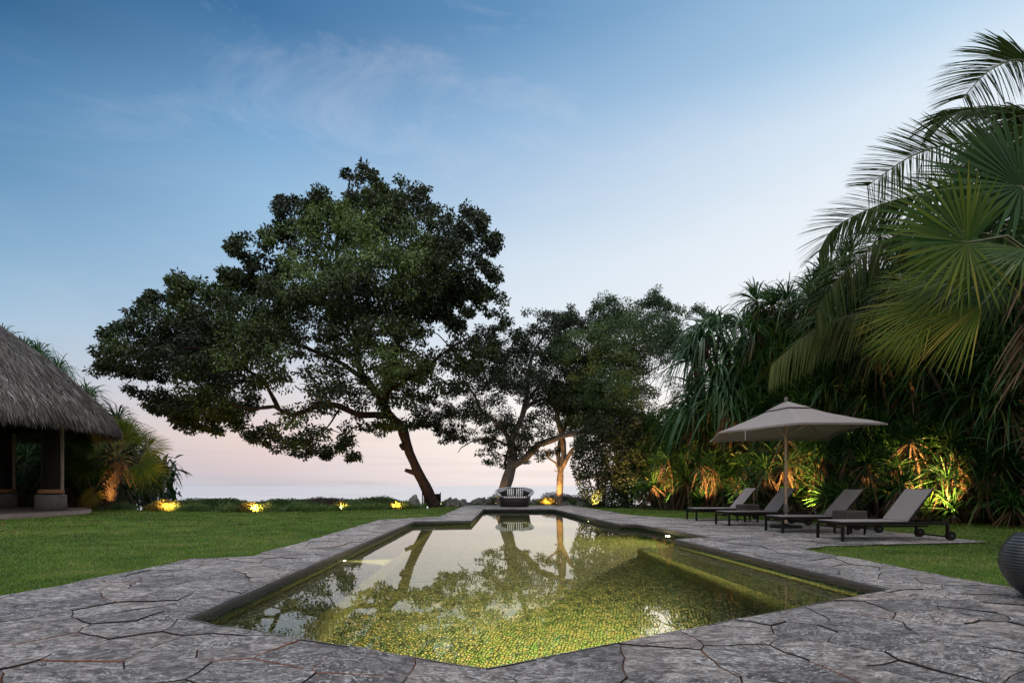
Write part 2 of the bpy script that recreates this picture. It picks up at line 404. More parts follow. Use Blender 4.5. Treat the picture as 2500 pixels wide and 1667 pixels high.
    def lathe(s, prof, n=32, c=(0, 0, 0), sx=1.0, sy=1.0, mi=0, a0=0.0, a1=2*PI, rnd=0.0):
        full = abs(a1-a0-2*PI) < 1e-6
        m = n if full else n+1
        a = a0+(a1-a0)*np.arange(m)/n
        V = np.array([[(r*math.cos(t)*sx+c[0], r*math.sin(t)*sy+c[1], z+c[2]) for t in a] for r, z in prof]).reshape(-1, 3)
        F_ = []
        for i in range(len(prof)-1):
            for k in range(n):
                k2 = (k+1) % m
                F_.append((i*m+k, i*m+k2, (i+1)*m+k2, (i+1)*m+k))
        s.add(V, F_, rnd, mi, True); return s
    def build(s, name, mats, parent=None, kind=None):
        if not isinstance(mats, (list, tuple)): mats = [mats]
        V = np.concatenate(s.V); me = bpy.data.meshes.new(name)
        me.vertices.add(len(V)); me.vertices.foreach_set('co', V.ravel())
        li, ls, lt, rn, mi, sm = [], [], [], [], [], []; off = 0
        for Fq, r, m_, smo in s.F:
            k = Fq.shape[1]; li.append(Fq.ravel()); ls.append(off+np.arange(len(Fq))*k); lt.append(np.full(len(Fq), k)); off += Fq.size
            rn.append(r); mi.append(np.full(len(Fq), m_)); sm.append(np.full(len(Fq), smo))
        li = np.concatenate(li); ls = np.concatenate(ls); lt = np.concatenate(lt)
        me.loops.add(len(li)); me.loops.foreach_set('vertex_index', li.astype(np.int32))
        me.polygons.add(len(ls)); me.polygons.foreach_set('loop_start', ls.astype(np.int32)); me.polygons.foreach_set('loop_total', lt.astype(np.int32))
        me.polygons.foreach_set('material_index', np.concatenate(mi).astype(np.int32))
        me.polygons.foreach_set('use_smooth', np.concatenate(sm).astype(bool))
        me.update(calc_edges=True)
        at = me.attributes.new('rnd', 'FLOAT', 'FACE'); at.data.foreach_set('value', np.concatenate(rn).astype(np.float32))
        for m_ in mats: me.materials.append(M[m_] if isinstance(m_, str) else m_)
        o = bpy.data.objects.new(name, me); C.objects.link(o)
        if parent is not None: o.parent = parent
        if kind: o['kind'] = kind
        return o
def thing(name, label, cat, loc=(0, 0, 0), rz=0.0, group=None):
    o = bpy.data.objects.new(name, None); C.objects.link(o); o.empty_display_size = .2
    o.location = loc; o.rotation_euler = (0, 0, rz); tag(o, label, cat, group); return o
def tag(o, label, cat, group=None):
    o['label'] = label; o['category'] = cat
    if group: o['group'] = group
    return o
def dup(root, loc, rz=None, label=None):
    def cp(o, par):
        c = o.copy(); C.objects.link(c); c.parent = par
        for ch in list(o.children): cp(ch, c)
        return c
    r = cp(root, None); r.location = loc
    if rz is not None: r.rotation_euler = (0, 0, rz)
    if label: r['label'] = label
    return r

# ------------------------------------------------------------------ plan of the place
POOL = [(-2.45, 4.20), (-.155, 3.08), (3.65, 5.40), (3.08, 10.5), (3.91, 10.88), (3.27, 14.6), (2.81, 14.62), (1.80, 24.2), (-1.23, 24.2), (-1.155, 16.1), (-2.78, 15.7)]
TERR = [(-2.44, 28.7), (-2.38, 18.1), (-3.92, 16.4), (-3.72, 7.9), (-4.43, 7.65), (-4.46, 6.6), (-4.55, 5.6), (-4.7, 4.9), (-5.2, 2.0), (-5.6, -4), (6.0, -4), (5.4, 2.0), (4.98, 5.2), (4.88, 5.75), (4.82, 6.65), (4.62, 8.75), (5.25, 9.25), (8.6, 9.93), (8.3, 12.4), (7.6, 16.0), (6.2, 17.0), (5.3, 16.95), (4.11, 19.0), (3.24, 27.6), (3.1, 28.7)]
def subdiv(loop, step, jit, seed=1, keep=.0):
    rg = np.random.default_rng(seed); out = []
    for i in range(len(loop)):
        a = np.array(loop[i]); b = np.array(loop[(i+1) % len(loop)]); n = max(1, int(np.linalg.norm(b-a)/step))
        d = (b-a)/np.linalg.norm(b-a); nn = np.array([-d[1], d[0]])
        for k in range(n):
            p = a+(b-a)*k/n
            if k: p = p+nn*rg.normal()*jit
            out.append(tuple(p))
    return out
def area(l): return .5*sum(l[i][0]*l[(i+1) % len(l)][1]-l[(i+1) % len(l)][0]*l[i][1] for i in range(len(l)))
def offset(loop, d):
    """move each vertex outward by d (loop any orientation)"""
    s = 1 if area(loop) > 0 else -1; n = len(loop); out = []
    for i in range(n):
        a, b, c = [np.array(loop[j % n]) for j in (i-1, i, i+1)]
        e1 = (b-a)/np.linalg.norm(b-a); e2 = (c-b)/np.linalg.norm(c-b)
        n1 = np.array([e1[1], -e1[0]])*s; n2 = np.array([e2[1], -e2[0]])*s
        m = n1+n2; m = m/max(.3, np.dot(m, n1))
        out.append(tuple(b+m*d))
    return out
def inpoly(px, py, poly):
    px = np.asarray(px); py = np.asarray(py); r = np.zeros(px.shape, bool); n = len(poly); j = n-1
    for i in range(n):
        xi, yi = poly[i]; xj, yj = poly[j]
        c = ((yi > py) != (yj > py)) & (px < (xj-xi)*(py-yi)/((yj-yi) if yj != yi else 1e-9)+xi)
        r ^= c; j = i
    return r
def sheet(name, outer, hole, z, mat, kind='structure', step=None):
    pts = [Vector(p) for p in outer]; edges = [(i, (i+1) % len(outer)) for i in range(len(outer))]
    if hole:
        b = len(pts); pts += [Vector(p) for p in hole]; edges += [(b+i, b+(i+1) % len(hole)) for i in range(len(hole))]
    v, e, f, *_ = geometry.delaunay_2d_cdt(pts, edges, [], 0, 1e-5)
    keep = []
    for t in f:
        c = sum((v[i] for i in t), Vector((0, 0)))/len(t)
        if inpoly(np.array([c.x]), np.array([c.y]), outer)[0] and not (hole and inpoly(np.array([c.x]), np.array([c.y]), hole)[0]):
            keep.append(tuple(t))
    mb = MB(); mb.add([(p.x, p.y, z) for p in v], keep)
    return mb, keep

# terrace of crazy paving, with its rounded inner edge round the pool
pl = subdiv(POOL, .16, .006, 3)
to = subdiv(TERR, .25, .022, 4)
top_hole = offset(pl, .05)
mb, _ = sheet('terrace', to, top_hole, -.014, 'flag')
V_, F_s = mb.V, mb.F
mb.F = [(f[0], f[1], 2, f[3]) for f in mb.F]
n = len(to); V = [(x, y, -.014) for x, y in to]+[(x, y, -.09) for x, y in offset(to, .01)]
Fq = [(i, (i+1) % n, n+(i+1) % n, n+i) for i in range(n)]
if area(to) > 0: Fq = [f[::-1] for f in Fq]
mb.add(V, Fq, 0, 2)
def clip_half(poly, m_, d_):
    out = []
    for i in range(len(poly)):
        a, b = poly[i], poly[(i+1) % len(poly)]; da = (a-m_)@d_; db = (b-m_)@d_
        if da <= 0: out.append(a)
        if (da < 0) != (db < 0) and abs(da-db) > 1e-12: out.append(a+(b-a)*(da/(da-db)))
    return out
def nv2(x, y, f, z): return np.array([noise.noise(Vector((x*f, y*f, z))), noise.noise(Vector((x*f, y*f, z+9.1)))])
rgs = np.random.default_rng(12); seeds = []
gy = -4.0
row_ = 0
while gy < 29.5:
    x_ = -6.2+(.31 if row_ % 2 else 0)
    while x_ < 9.2:
        if rgs.random() > .20: seeds.append((x_+rgs.uniform(-.24, .24), gy+rgs.uniform(-.18, .18)))
        x_ += .48
    gy += .36; row_ += 1
seeds = np.array(seeds)
hb = np.array(top_hole); bnd = [np.array(to), hb]
for si, sd0 in enumerate(seeds):
    if sd0[1] < .2: continue
    dd = np.hypot(*(seeds-sd0).T); near = seeds[(dd > 1e-6) & (dd < 2.4)]
    pol = [sd0+np.array(v) for v in ((-.9, -.9), (.9, -.9), (.9, .9), (-.9, .9))]
    for q in near:
        pol = clip_half(pol, (sd0+q)/2, q-sd0)
        if len(pol) < 3: break
    if len(pol) < 3: continue
    ring = []
    for i in range(len(pol)):
        a, b = pol[i], pol[(i+1) % len(pol)]; m_ = max(1, int(np.linalg.norm(b-a)/.07))
        for k in range(m_):
            p = a+(b-a)*k/m_; p = p+nv2(p[0], p[1], 1.6, 1.0)*.10+nv2(p[0], p[1], 7, 5.0)*.022+nv2(p[0], p[1], 22, 3.0)*.007
            ring.append(p)
    ring = np.array(ring); cen = ring.mean(0); ext = np.linalg.norm(ring-cen, axis=1, keepdims=True)
    ring = cen+(ring-cen)*(1-(.0012+.0026*rgs.random())/np.maximum(ext, .02))
    ins = inpoly(ring[:, 0], ring[:, 1], to) & ~inpoly(ring[:, 0], ring[:, 1], top_hole)
    if not ins.any(): continue
    loops = []
    r1 = ext.max()+.1
    nb = any((np.hypot(*(b_-cen).T) < r1).any() for b_ in bnd)
    if ins.all() and not nb: loops = [ring]
    else:
        pts = [Vector(p) for p in ring]; ed = [(i, (i+1) % len(ring)) for i in range(len(ring))]
        for b_ in bnd:
            k0 = len(pts); L_ = len(b_)
            sel = np.hypot(*(b_-cen).T) < r1+.4
            idx = {}
            for k in range(L_):
                if sel[k]: idx[k] = len(pts); pts.append(Vector(b_[k]))
            for k in idx:
                k2 = (k+1) % L_
                if k2 in idx: ed.append((idx[k], idx[k2]))
        v, e, f, *_ = geometry.delaunay_2d_cdt(pts, ed, [], 0, 1e-6)
        cs = np.array([[sum(v[i].x for i in t)/len(t), sum(v[i].y for i in t)/len(t)] for t in f])
        ok = inpoly(cs[:, 0], cs[:, 1], [tuple(p) for p in ring]) & inpoly(cs[:, 0], cs[:, 1], to) & ~inpoly(cs[:, 0], cs[:, 1], top_hole)
        nxt = {}
        for t, k in zip(f, ok):
            if k:
                for a, b in zip(t, list(t[1:])+[t[0]]): nxt[(a, b)] = 1
        be = {a: b for (a, b) in nxt if (b, a) not in nxt}
        while be:
            a0 = next(iter(be)); lp = [a0]; b = be.pop(a0)
            while b != a0 and b in be: lp.append(b); b = be.pop(b)
            if len(lp) >= 3: loops.append(np.array([[v[i].x, v[i].y] for i in lp]))
    for lp in loops:
        if area([tuple(p) for p in lp]) < 0: lp = lp[::-1]
        if abs(area([tuple(p) for p in lp])) < .004: continue
        k = len(lp); c0 = lp.mean(0); z0 = np.clip(rgs.normal(), -1.5, 1.5)*.0034; tx, ty = rgs.normal()*.005, rgs.normal()*.009
        zz = z0+(lp[:, 0]-c0[0])*tx+(lp[:, 1]-c0[1])*ty
        nx_ = np.roll(lp, -1, 0)-np.roll(lp, 1, 0); nx_ = np.stack([-nx_[:, 1], nx_[:, 0]], 1); nx_ /= np.maximum(np.linalg.norm(nx_, axis=1, keepdims=True), 1e-6)
        i1 = lp+nx_*.0025; i2 = lp+nx_*.008
        V = np.concatenate([np.column_stack([lp, np.full(k, -.03)]), np.column_stack([lp, zz-.004]), np.column_stack([i1, zz-.0012]), np.column_stack([i2, zz])])
        rv = rgs.random(); q4 = [[(l*k+i, l*k+(i+1) % k, (l+1)*k+(i+1) % k, (l+1)*k+i) for i in range(k)] for l in range(3)]
        mb.add(V, q4[0]+q4[1], rv, 3 if rgs.random() < .22 else 2, False)
        mb.F.append((np.array(q4[2])+mb.n-len(V), np.full(k, rv), 0, True))
        tess = geometry.tessellate_polygon([[Vector((x, y, 0)) for x, y in i2]])
        tr_ = []
        for t in tess:
            p, q, w = (i2[x] for x in t)
            tr_.append(tuple(3*k+x for x in t) if (q[0]-p[0])*(w[1]-p[1])-(q[1]-p[1])*(w[0]-p[0]) > 0 else tuple(3*k+x for x in t[::-1]))
        mb.F.append((np.array(tr_)+mb.n-len(V), np.full(len(tr_), rv), 0, False))
profile = [(.05, 0.0), (.022, -.006), (.006, -.022), (0, -.045), (.003, -.092), (.05, -.096)]
n = len(pl)
for a, b in zip(profile[:-1], profile[1:]):
    A = [(x, y, a[1]) for x, y in offset(pl, a[0])]; B = [(x, y, b[1]) for x, y in offset(pl, b[0])]
    f = [(i, (i+1) % n, n+(i+1) % n, n+i) for i in range(n)]
    mb.add(A+B, f, 0, 1 if a[1] < -.004 else 0, True)
terr = mb.build('terrace', ['flag', 'coping', 'mortar', 'rust'], kind='structure')

# the pool shell: recessed tile band, pebble walls, floor, and submerged ledges on both long sides
WZ = -.135
wl = offset(POOL, .045)
mb = MB(); n = len(wl)
def wall(z0, z1, mi):
    A = [(x, y, z0) for x, y in wl]; B = [(x, y, z1) for x, y in wl]
    mb.add(A+B, [(i, (i+1) % n, n+(i+1) % n, n+i) for i in range(n)], 0, mi)
wall(-.09, -.15, 1); wall(-.15, -1.38, 0)
m2, kp = sheet('x', wl, None, -1.38, 'peb')
mb.V.append(m2.V[0]); mb.F.append((m2.F[0][0]+mb.n, m2.F[0][1], 0, False)); mb.n += len(m2.V[0])
def ledge(poly, z0=-1.37, z1=-.34):
    k = len(poly)
    if area(poly) < 0: poly = poly[::-1]
    mb.add([(x, y, z0) for x, y in poly]+[(x, y, z1) for x, y in poly], [(i, (i+1) % k, k+(i+1) % k, k+i) for i in range(k)], 0, 0)
    mb.add([(x, y, z1) for x, y in poly], [tuple(range(k))], 0, 0)
ledge([(3.69, 5.41), (3.12, 10.4), (2.36, 10.4), (2.85, 4.98)])
ledge([(-2.49, 4.25), (-2.80, 15.6), (-2.15, 15.6), (-1.72, 3.88)])
pool = mb.build('pool_basin', ['peb', 'tile'], kind='structure')
m2, kp = sheet('w', wl, None, WZ, 'water')
m2.build('pool_water', 'water', kind='structure')

# lawn, falling away to the shore beyond its far edge
LE = [(-90, 36), (-40, 31), (-26, 27), (-18, 24.5), (-14.4, 22.8), (-10.4, 21.4), (-8, 22.1), (-4, 25.1), (-2.6, 29.4), (3.2, 29.6), (5.5, 29.4), (12, 32), (40, 36), (90, 40)]
def edgeY(x): return np.interp(x, [p[0] for p in LE], [p[1] for p in LE])
outer = [(-90, -40)]+[(x, y) for x, y in [(xx, float(edgeY(xx))) for xx in np.concatenate([np.linspace(-90, -26, 8), np.linspace(-25, 15, 81), np.linspace(20, 90, 8)])]]+[(90, -40)]
mb, _ = sheet('ground', outer, offset(pl, .08), -.03, 'turf')
xs = np.concatenate([np.linspace(-90, -26, 8), np.linspace(-25, 15, 81), np.linspace(20, 90, 8)])
rows = [(0, -.03), (.4, -.12), (1.2, -.5), (2.6, -.95), (5, -1.7), (9, -3.2), (16, -6.5), (30, -12)]
V = []
for d, z in rows:
    for x in xs: V.append((x, float(edgeY(x))+d, z-(0 if d < .3 else .12*noise.noise(Vector((x*.7, d, 0))))))
k = len(xs)
mb.add(V, [(r*k+i, r*k+i+1, (r+1)*k+i+1, (r+1)*k+i) for r in range(len(rows)-1) for i in range(k-1)], 0, 0, True)
mb.build('ground', 'turf', kind='structure')
mb = MB(); mb.add([(-20000, 15, -5), (20000, 15, -5), (20000, 40000, -5), (-20000, 40000, -5)], [(0, 1, 2, 3)])
mb.build('sea', 'sea', kind='structure')

# grass blades on the lawn
def lawn_grass(n):
    r = 3.5*np.exp(RNG.random(n)*math.log(30/3.5)); a = R(-52)+RNG.random(n)*R(104)
    x = r*np.sin(a); y = r*np.cos(a)
    ok = (~inpoly(x, y, offset(TERR, -.035))) & (y < edgeY(x)+.15) & ~((x+20.5)**2+(y-18.5)**2 < 5.1**2)
    ok &= ~((x > 4.5) & (y > 31-x*1.25))
    x, y, r = x[ok], y[ok], r[ok]; n = len(x)
    clump = np.array([noise.noise(Vector((a*1.6, b*1.6, 0)))+.9*noise.noise(Vector((a*.3, b*.45, 8))) for a, b in zip(x, y)])
    h = (.022+.0012*r)*(.7+.6*RNG.random(n))*np.where(inpoly(x, y, offset(TERR, .05)), 1.6, 1.0); w = .0035+.00085*r
    D = np.stack([RNG.normal(size=n)*.45, RNG.normal(size=n)*.45, np.ones(n)], 1)
    mb = MB()
    P = np.stack([x, y, np.full(n, -.032)], 1)
    mb.straps(P, D, h, w, .25, K=1, prof=lambda t: 1-t*.85, N=nrm(np.stack([-D[:, 0]*0+RNG.normal(size=n), RNG.normal(size=n), RNG.normal(size=n)*.2], 1)), rnd=np.clip(.45+.5*clump+.28*RNG.normal(size=n), 0, 1))
    return mb.build('lawn_grass', 'grass', kind='stuff')
g = lawn_grass(420000)
tag(g, 'short mown green grass of the lawn on both sides of the pool', 'grass')
mb = MB(); q = []
for _ in range(220):
    q.append((random.uniform(-14, -3.9), random.uniform(9, 22)))
q = np.array([(a, b, .0) for a, b in q if not inpoly(np.array([a]), np.array([b]), TERR)[0]])
D = RNG.normal(size=(len(q), 3)); D[:, 2] = .2
mb.leaves(q+[0, 0, .0], D, .09, .045, RNG.random(len(q)))
tag(mb.build('fallen_leaves', 'dead', kind='stuff'), 'small brown fallen leaves scattered over the left lawn', 'leaves')

# ------------------------------------------------------------------ broadleaf trees
def polydist(px, py, poly):
    d = np.full(px.shape, 1e9)
    for i in range(len(poly)):
        a = np.array(poly[i]); b = np.array(poly[(i+1) % len(poly)]); e = b-a
        t = np.clip(((px-a[0])*e[0]+(py-a[1])*e[1])/max(1e-9, e@e), 0, 1)
        d = np.minimum(d, np.hypot(px-a[0]-t*e[0], py-a[1]-t*e[1]))
    return d
def limb_pts(pix, Y0, dY, wob=.0, step=.35):
    pts = [P3(x, y, Y0+dY*i/(len(pix)-1)) for i, (x, y) in enumerate(pix)]
    # catmull-rom
    out = []
    for i in range(len(pts)-1):
        a = pts[max(0, i-1)]; b = pts[i]; c = pts[i+1]; d = pts[min(len(pts)-1, i+2)]
        m = max(1, int((c-b).length/step))
        for k in range(m):
            t = k/m
            out.append(.5*((2*b)+(c-a)*t+(2*a-5*b+4*c-d)*t*t+(3*b-a-3*c+d)*t**3))
    out.append(pts[-1])
    return out
def broadleaf(name, label, cat, base, limbs, poly, Y0, Tmax, ncl, per, rad, leaf, leafmat_, bark, holes=(), seed=1, ndens=0.0, edge_n=0, bright=None, group=None, sky_thr=-.32, lsize=1.0):
    rg = np.random.default_rng(seed)
    root = thing(name, label, cat, base, 0, group)
    bx = Vector(base)
    tr = MB(); nodes = []; nrad = []
    for pix, Ya, dY, r0, r1 in limbs:
        pts = limb_pts(pix, Ya, dY)
        rr = np.linspace(r0, r1, len(pts))
        pts = [p-bx for p in pts]
        for i, p in enumerate(pts):
            if r0 < .3 or i > 2: p += Vector((noise.noise(p*1.1), noise.noise(p*1.1+Vector((9, 0, 0))), noise.noise(p*1.1+Vector((0, 9, 0)))))*.05
        tr.tube(pts, rr*(1+.06*rg.normal(size=len(pts))), 10 if r0 > .1 else 6, rough=.035)
        nodes += [tuple(p) for p in pts]; nrad += list(rr)
    nodes = list(nodes)
    # cluster centres through the crown's volume
    xs_ = [p[0] for p in poly]; ys_ = [p[1] for p in poly]; cl = []
    m = ncl*6
    px = rg.uniform(min(xs_), max(xs_), m); py = rg.uniform(min(ys_), max(ys_), m)
    ok = inpoly(px, py, poly); px, py = px[ok], py[ok]; d = polydist(px, py, poly)*Y0/F
    T = Tmax*np.sqrt(np.clip(d/(Tmax*.8), .04, 1)); off = rg.uniform(-1, 1, len(px))*T
    for i in range(len(px)):
        Y = Y0+off[i]; p = P3(px[i], py[i], Y)
        if noise.noise(Vector((p.x*.42+seed*7, p.y*.42, p.z*.8)))+.6*noise.noise(Vector((p.x*.9, p.y*.9, p.z*1.5))) < sky_thr+.24*(1-min(1, d[i]/1.7)): continue
        h = 1
        for hx, hy, hr, hs in holes:
            if ((px[i]-hx)/hr)**2+((py[i]-hy)/(hr*.6))**2 < 1: h *= (1-hs)
        if rg.random() > h: continue
        cl.append((p-bx, d[i]))
        if len(cl) >= ncl: break
    for i in range(edge_n):
        k = rg.integers(len(poly)); t = rg.random(); a = poly[k]; b = poly[(k+1) % len(poly)]
        x = a[0]+(b[0]-a[0])*t; y = a[1]+(b[1]-a[1])*t
        x += rg.normal()*10; y += rg.normal()*8
        pq = P3(x, y, Y0)
        if noise.noise(Vector((pq.x*.9, seed, pq.z*1.2))) < -.02: continue
        p = P3(x, y, Y0+rg.uniform(-1, 1)*Tmax*.25)
        cl.append((p-bx, .2))
    Cn = np.array([tuple(c[0]) for c in cl]); dep = np.array([c[1] for c in cl])
    N0 = np.array(nodes); d0 = np.min(np.linalg.norm(Cn[:, None]-N0[None], axis=2), axis=1) if len(Cn)*len(N0) < 4e6 else np.linalg.norm(Cn, axis=1)
    order = np.argsort(d0)
    cap = len(N0)+len(Cn)*4; NN = np.zeros((cap, 3)); NN[:len(N0)] = N0; NR = np.full(cap, .02); NR[:len(N0)] = nrad; cnt = len(N0)
    for i in order:
        c = Cn[i]; dd = np.linalg.norm(NN[:cnt]-c, axis=1); j = int(np.argmin(dd+np.maximum(0, NN[:cnt, 2]-c[2])*.4)); a = NN[j]
        L = dd[j]
        if L > .25:
            mid = a+(c-a)*.5+np.array([0, 0, .10*L])+rg.normal(size=3)*.06*L
            q3 = a+(c-a)*.78+np.array([0, 0, .07*L])+rg.normal(size=3)*.05*L
            r0 = min(NR[j]*.75, .012+.03*L)
            tr.tube([a, mid, q3, c], [r0, r0*.75, r0*.55, .008], 4, cap=False)
            for qv, qr in ((mid, r0*.7), (q3, r0*.5), (c, .01)):
                NN[cnt] = qv; NR[cnt] = max(.01, qr); cnt += 1
    tr.build('trunk', bark, root)
    # leaves: sprays round each centre, pointing out and hanging
    k = len(Cn); cid = np.repeat(np.arange(k), per)
    rr = rad*(.65+.7*rg.random(k))*(.55+.5*np.clip(dep/1.3, 0, 1))
    u = nrm(rg.normal(size=(k*per, 3))); q = rg.random(k*per)**.45
    P = Cn[cid]+u*(q*rr[cid])[:, None]*np.array([1, 1, .62])
    # second level: whorls of leaves at twig tips
    P = P+rg.normal(size=P.shape)*.03
    D = u*.7+rg.normal(size=P.shape)*.5; D[:, 2] -= .55
    cr = rg.random(k)
    lowf = np.array([noise.noise(Vector(tuple(c))*.35+Vector((3, 3, seed))) for c in Cn])
    base_r = np.clip(.38+.5*lowf+.18*(cr-.5), 0, .8)
    if bright:  # lit patches of the crown, painted into the leaf colour on the near side
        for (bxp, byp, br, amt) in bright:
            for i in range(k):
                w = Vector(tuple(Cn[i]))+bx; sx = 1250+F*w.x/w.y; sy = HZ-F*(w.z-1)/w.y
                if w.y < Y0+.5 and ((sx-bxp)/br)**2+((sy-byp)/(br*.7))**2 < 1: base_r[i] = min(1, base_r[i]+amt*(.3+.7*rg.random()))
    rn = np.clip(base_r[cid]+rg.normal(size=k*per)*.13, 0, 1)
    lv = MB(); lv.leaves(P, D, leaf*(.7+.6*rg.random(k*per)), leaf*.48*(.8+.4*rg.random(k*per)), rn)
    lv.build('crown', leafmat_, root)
    return root

BIG = [(210,859),(272,811),(320,792),(339,730),(391,718),(439,735),(420,673),(468,687),(506,711),(535,687),(554,658),(616,673),(602,630),(556,606),(568,577),(659,582),(642,553),(683,539),(673,505),(717,481),(764,496),(779,469),(812,505),(850,491),(848,436),(884,414),(913,429),(936,453),(965,472),(984,450),(1032,462),(1042,496),(1075,515),(1118,498),(1152,520),(1180,558),(1226,582),(1209,615),(1185,649),(1214,682),(1240,711),(1219,730),(1156,730),(1123,716),(1090,754),(1085,778),(1137,778),(1142,744),(1176,768),(1262,797),(1228,811),(1204,878),(1109,974),(1037,1036),(984,1046),(946,1030),(870,1070),(870,1112),(798,1117),(726,1103),(654,1089),(583,1046),(487,1046),(391,1017),(353,964),(310,936),(339,917),(272,907),(224,893)]
YB = 26.5
limbs = [
 ([(1062,1240),(1046,1205),(1021,1154),(1000,1105),(992,1075),(978,1040),(947,1008),(930,965)], YB, 0, .29, .17),
 ([(955,1015),(915,1012),(870,1010),(825,990),(783,985),(745,1005),(716,1012),(690,1005),(669,993),(606,998),(560,985)], YB-.2, -2.5, .17, .05),
 ([(680,1000),(655,950),(640,922),(606,905),(560,880),(500,850),(420,850)], YB-1.8, -1.5, .10, .03),
 ([(930,970),(908,945),(880,905),(868,850),(860,773),(836,687),(820,600),(840,520)], YB, 1.5, .18, .04),
 ([(940,985),(955,900),(975,830),(1010,780),(1037,735),(1061,658),(1080,610),(1099,567)], YB, -1.0, .14, .04),
 ([(900,935),(860,905),(822,880),(750,850),(678,825),(560,795),(439,783),(360,790)], YB+.2, 3.5, .12, .03),
 ([(930,965),(990,930),(1050,890),(1100,850),(1150,820)], YB, -2.0, .10, .03),
 ([(865,830),(800,740),(740,660),(700,600)], YB+.8, -3.0, .09, .03),
 ([(868,860),(930,760),(960,660),(950,560),(900,480)], YB+.5, 2.5, .09, .03),
 ([(830,990),(810,1030),(780,1060),(740,1080)], YB-1.0, -1.0, .05, .02),
 ([(1020,1157),(1004,1151),(988,1146)], YB, -.1, .13, .08),
 ([(985,1096),(980,1086)], YB-.05, -.25, .10, .12),
]
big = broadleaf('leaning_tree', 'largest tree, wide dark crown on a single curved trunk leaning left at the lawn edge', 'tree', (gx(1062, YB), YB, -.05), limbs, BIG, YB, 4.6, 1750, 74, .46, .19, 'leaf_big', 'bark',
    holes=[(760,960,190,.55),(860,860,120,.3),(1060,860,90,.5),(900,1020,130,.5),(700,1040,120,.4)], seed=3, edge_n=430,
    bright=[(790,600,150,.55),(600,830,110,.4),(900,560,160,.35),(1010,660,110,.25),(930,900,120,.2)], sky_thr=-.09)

MID = [(1040,1035),(1015,1010),(1070,985),(1105,930),(1125,870),(1150,830),(1200,800),(1270,785),(1310,770),(1345,765),(1400,765),(1450,800),(1470,900),(1480,1000),(1460,1050),(1400,1060),(1360,1100),(1300,1125),(1200,1125),(1195,1085),(1120,1065),(1080,1060)]
YM = 29.5
limbs = [
 ([(1222,1238),(1230,1200),(1240,1165),(1249,1135),(1252,1110),(1246,1077)], YM, 0, .36, .22),
 ([(1246,1080),(1262,1045),(1274,1020),(1281,997),(1287,960),(1292,914),(1298,870),(1320,830),(1350,790)], YM, .5, .18, .04),
 ([(1246,1082),(1238,1062),(1223,1044),(1200,1020),(1176,1005),(1168,985),(1160,965),(1140,940),(1128,920)], YM, -1.0, .13, .04),
 ([(1249,1138),(1281,1121),(1300,1100),(1314,1086),(1345,1075),(1375,1064),(1410,1055),(1439,1047),(1480,1025),(1530,1000)], YM-.1, -1.5, .22, .07),
 ([(1281,1000),(1298,985),(1320,976),(1350,972),(1390,975)], YM, -.5, .11, .04),
 ([(1284,990),(1300,960),(1325,930),(1350,905)], YM, .8, .10, .03),
 ([(1236,1085),(1210,1073),(1182,1069),(1150,1078),(1126,1093),(1118,1105)], YM, -.6, .07, .02),
 ([(1150,1075),(1120,1070),(1080,1062)], YM-.3, -.3, .03, .015),
 ([(1240,1160),(1232,1130),(1236,1110),(1240,1098)], YM+.3, .3, .10, .07),
]
mid = broadleaf('forked_tree', 'forked tree with twisting grey limbs rising behind the round daybed', 'tree', (gx(1222, YM), YM, -.05), limbs, MID, YM, 3.2, 620, 90, .42, .13, 'leaf_mid', 'bark_grey',
    holes=[(1245,990,60,.7),(1260,1100,60,.5),(1130,960,60,.4),(1350,870,60,.3),(1330,1060,50,.6)], seed=5, edge_n=130, sky_thr=-.2)
# bare twigs above the forked crown
RGT = [(1330,830),(1350,790),(1390,772),(1440,757),(1492,742),(1486,716),(1530,708),(1585,716),(1622,730),(1650,750),(1700,745),(1715,762),(1690,800),(1712,860),(1710,950),(1680,1000),(1655,1040),(1600,1062),(1560,1080),(1500,1075),(1430,1075),(1380,1030),(1350,960),(1325,890)]
YR = 29.0
limbs = [
 ([(1364,1238),(1367,1190),(1369,1150),(1376,1110),(1375,1080),(1368,1050),(1361,1020),(1365,980),(1400,930),(1440,880)], YR, 0, .21, .05),
 ([(1368,1150),(1362,1110),(1366,1080),(1385,1030),(1420,980),(1480,940)], YR+.2, .5, .13, .04),
 ([(1373,1140),(1385,1115),(1398,1097),(1419,1082),(1450,1082),(1486,1077),(1495,1086)], YR-.1, -1.2, .12, .04),
 ([(1366,1150),(1357,1130),(1342,1120),(1338,1112),(1342,1106),(1330,1100)], YR, -.3, .07, .035),
 ([(1366,1154),(1352,1148)], YR, -.2, .04, .02),
 ([(1400,935),(1450,900),(1520,850),(1580,800)], YR, 1.0, .09, .03),
 ([(1480,940),(1540,920),(1600,900),(1660,860)], YR+.5, .8, .07, .03),
 ([(1520,850),(1530,790),(1540,740)], YR+.4, .4, .05, .02),
]
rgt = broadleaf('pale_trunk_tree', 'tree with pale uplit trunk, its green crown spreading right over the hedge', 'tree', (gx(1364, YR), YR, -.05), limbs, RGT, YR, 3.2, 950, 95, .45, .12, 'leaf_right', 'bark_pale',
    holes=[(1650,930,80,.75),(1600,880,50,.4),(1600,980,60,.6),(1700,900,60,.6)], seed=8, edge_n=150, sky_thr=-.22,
    bright=[(1500,800,90,.3),(1410,860,70,.3),(1460,920,110,.3),(1620,1010,75,.7),(1470,1040,80,.65),(1380,930,60,.3)])  # light on this crown is put into its leaf colour, yellowest low down

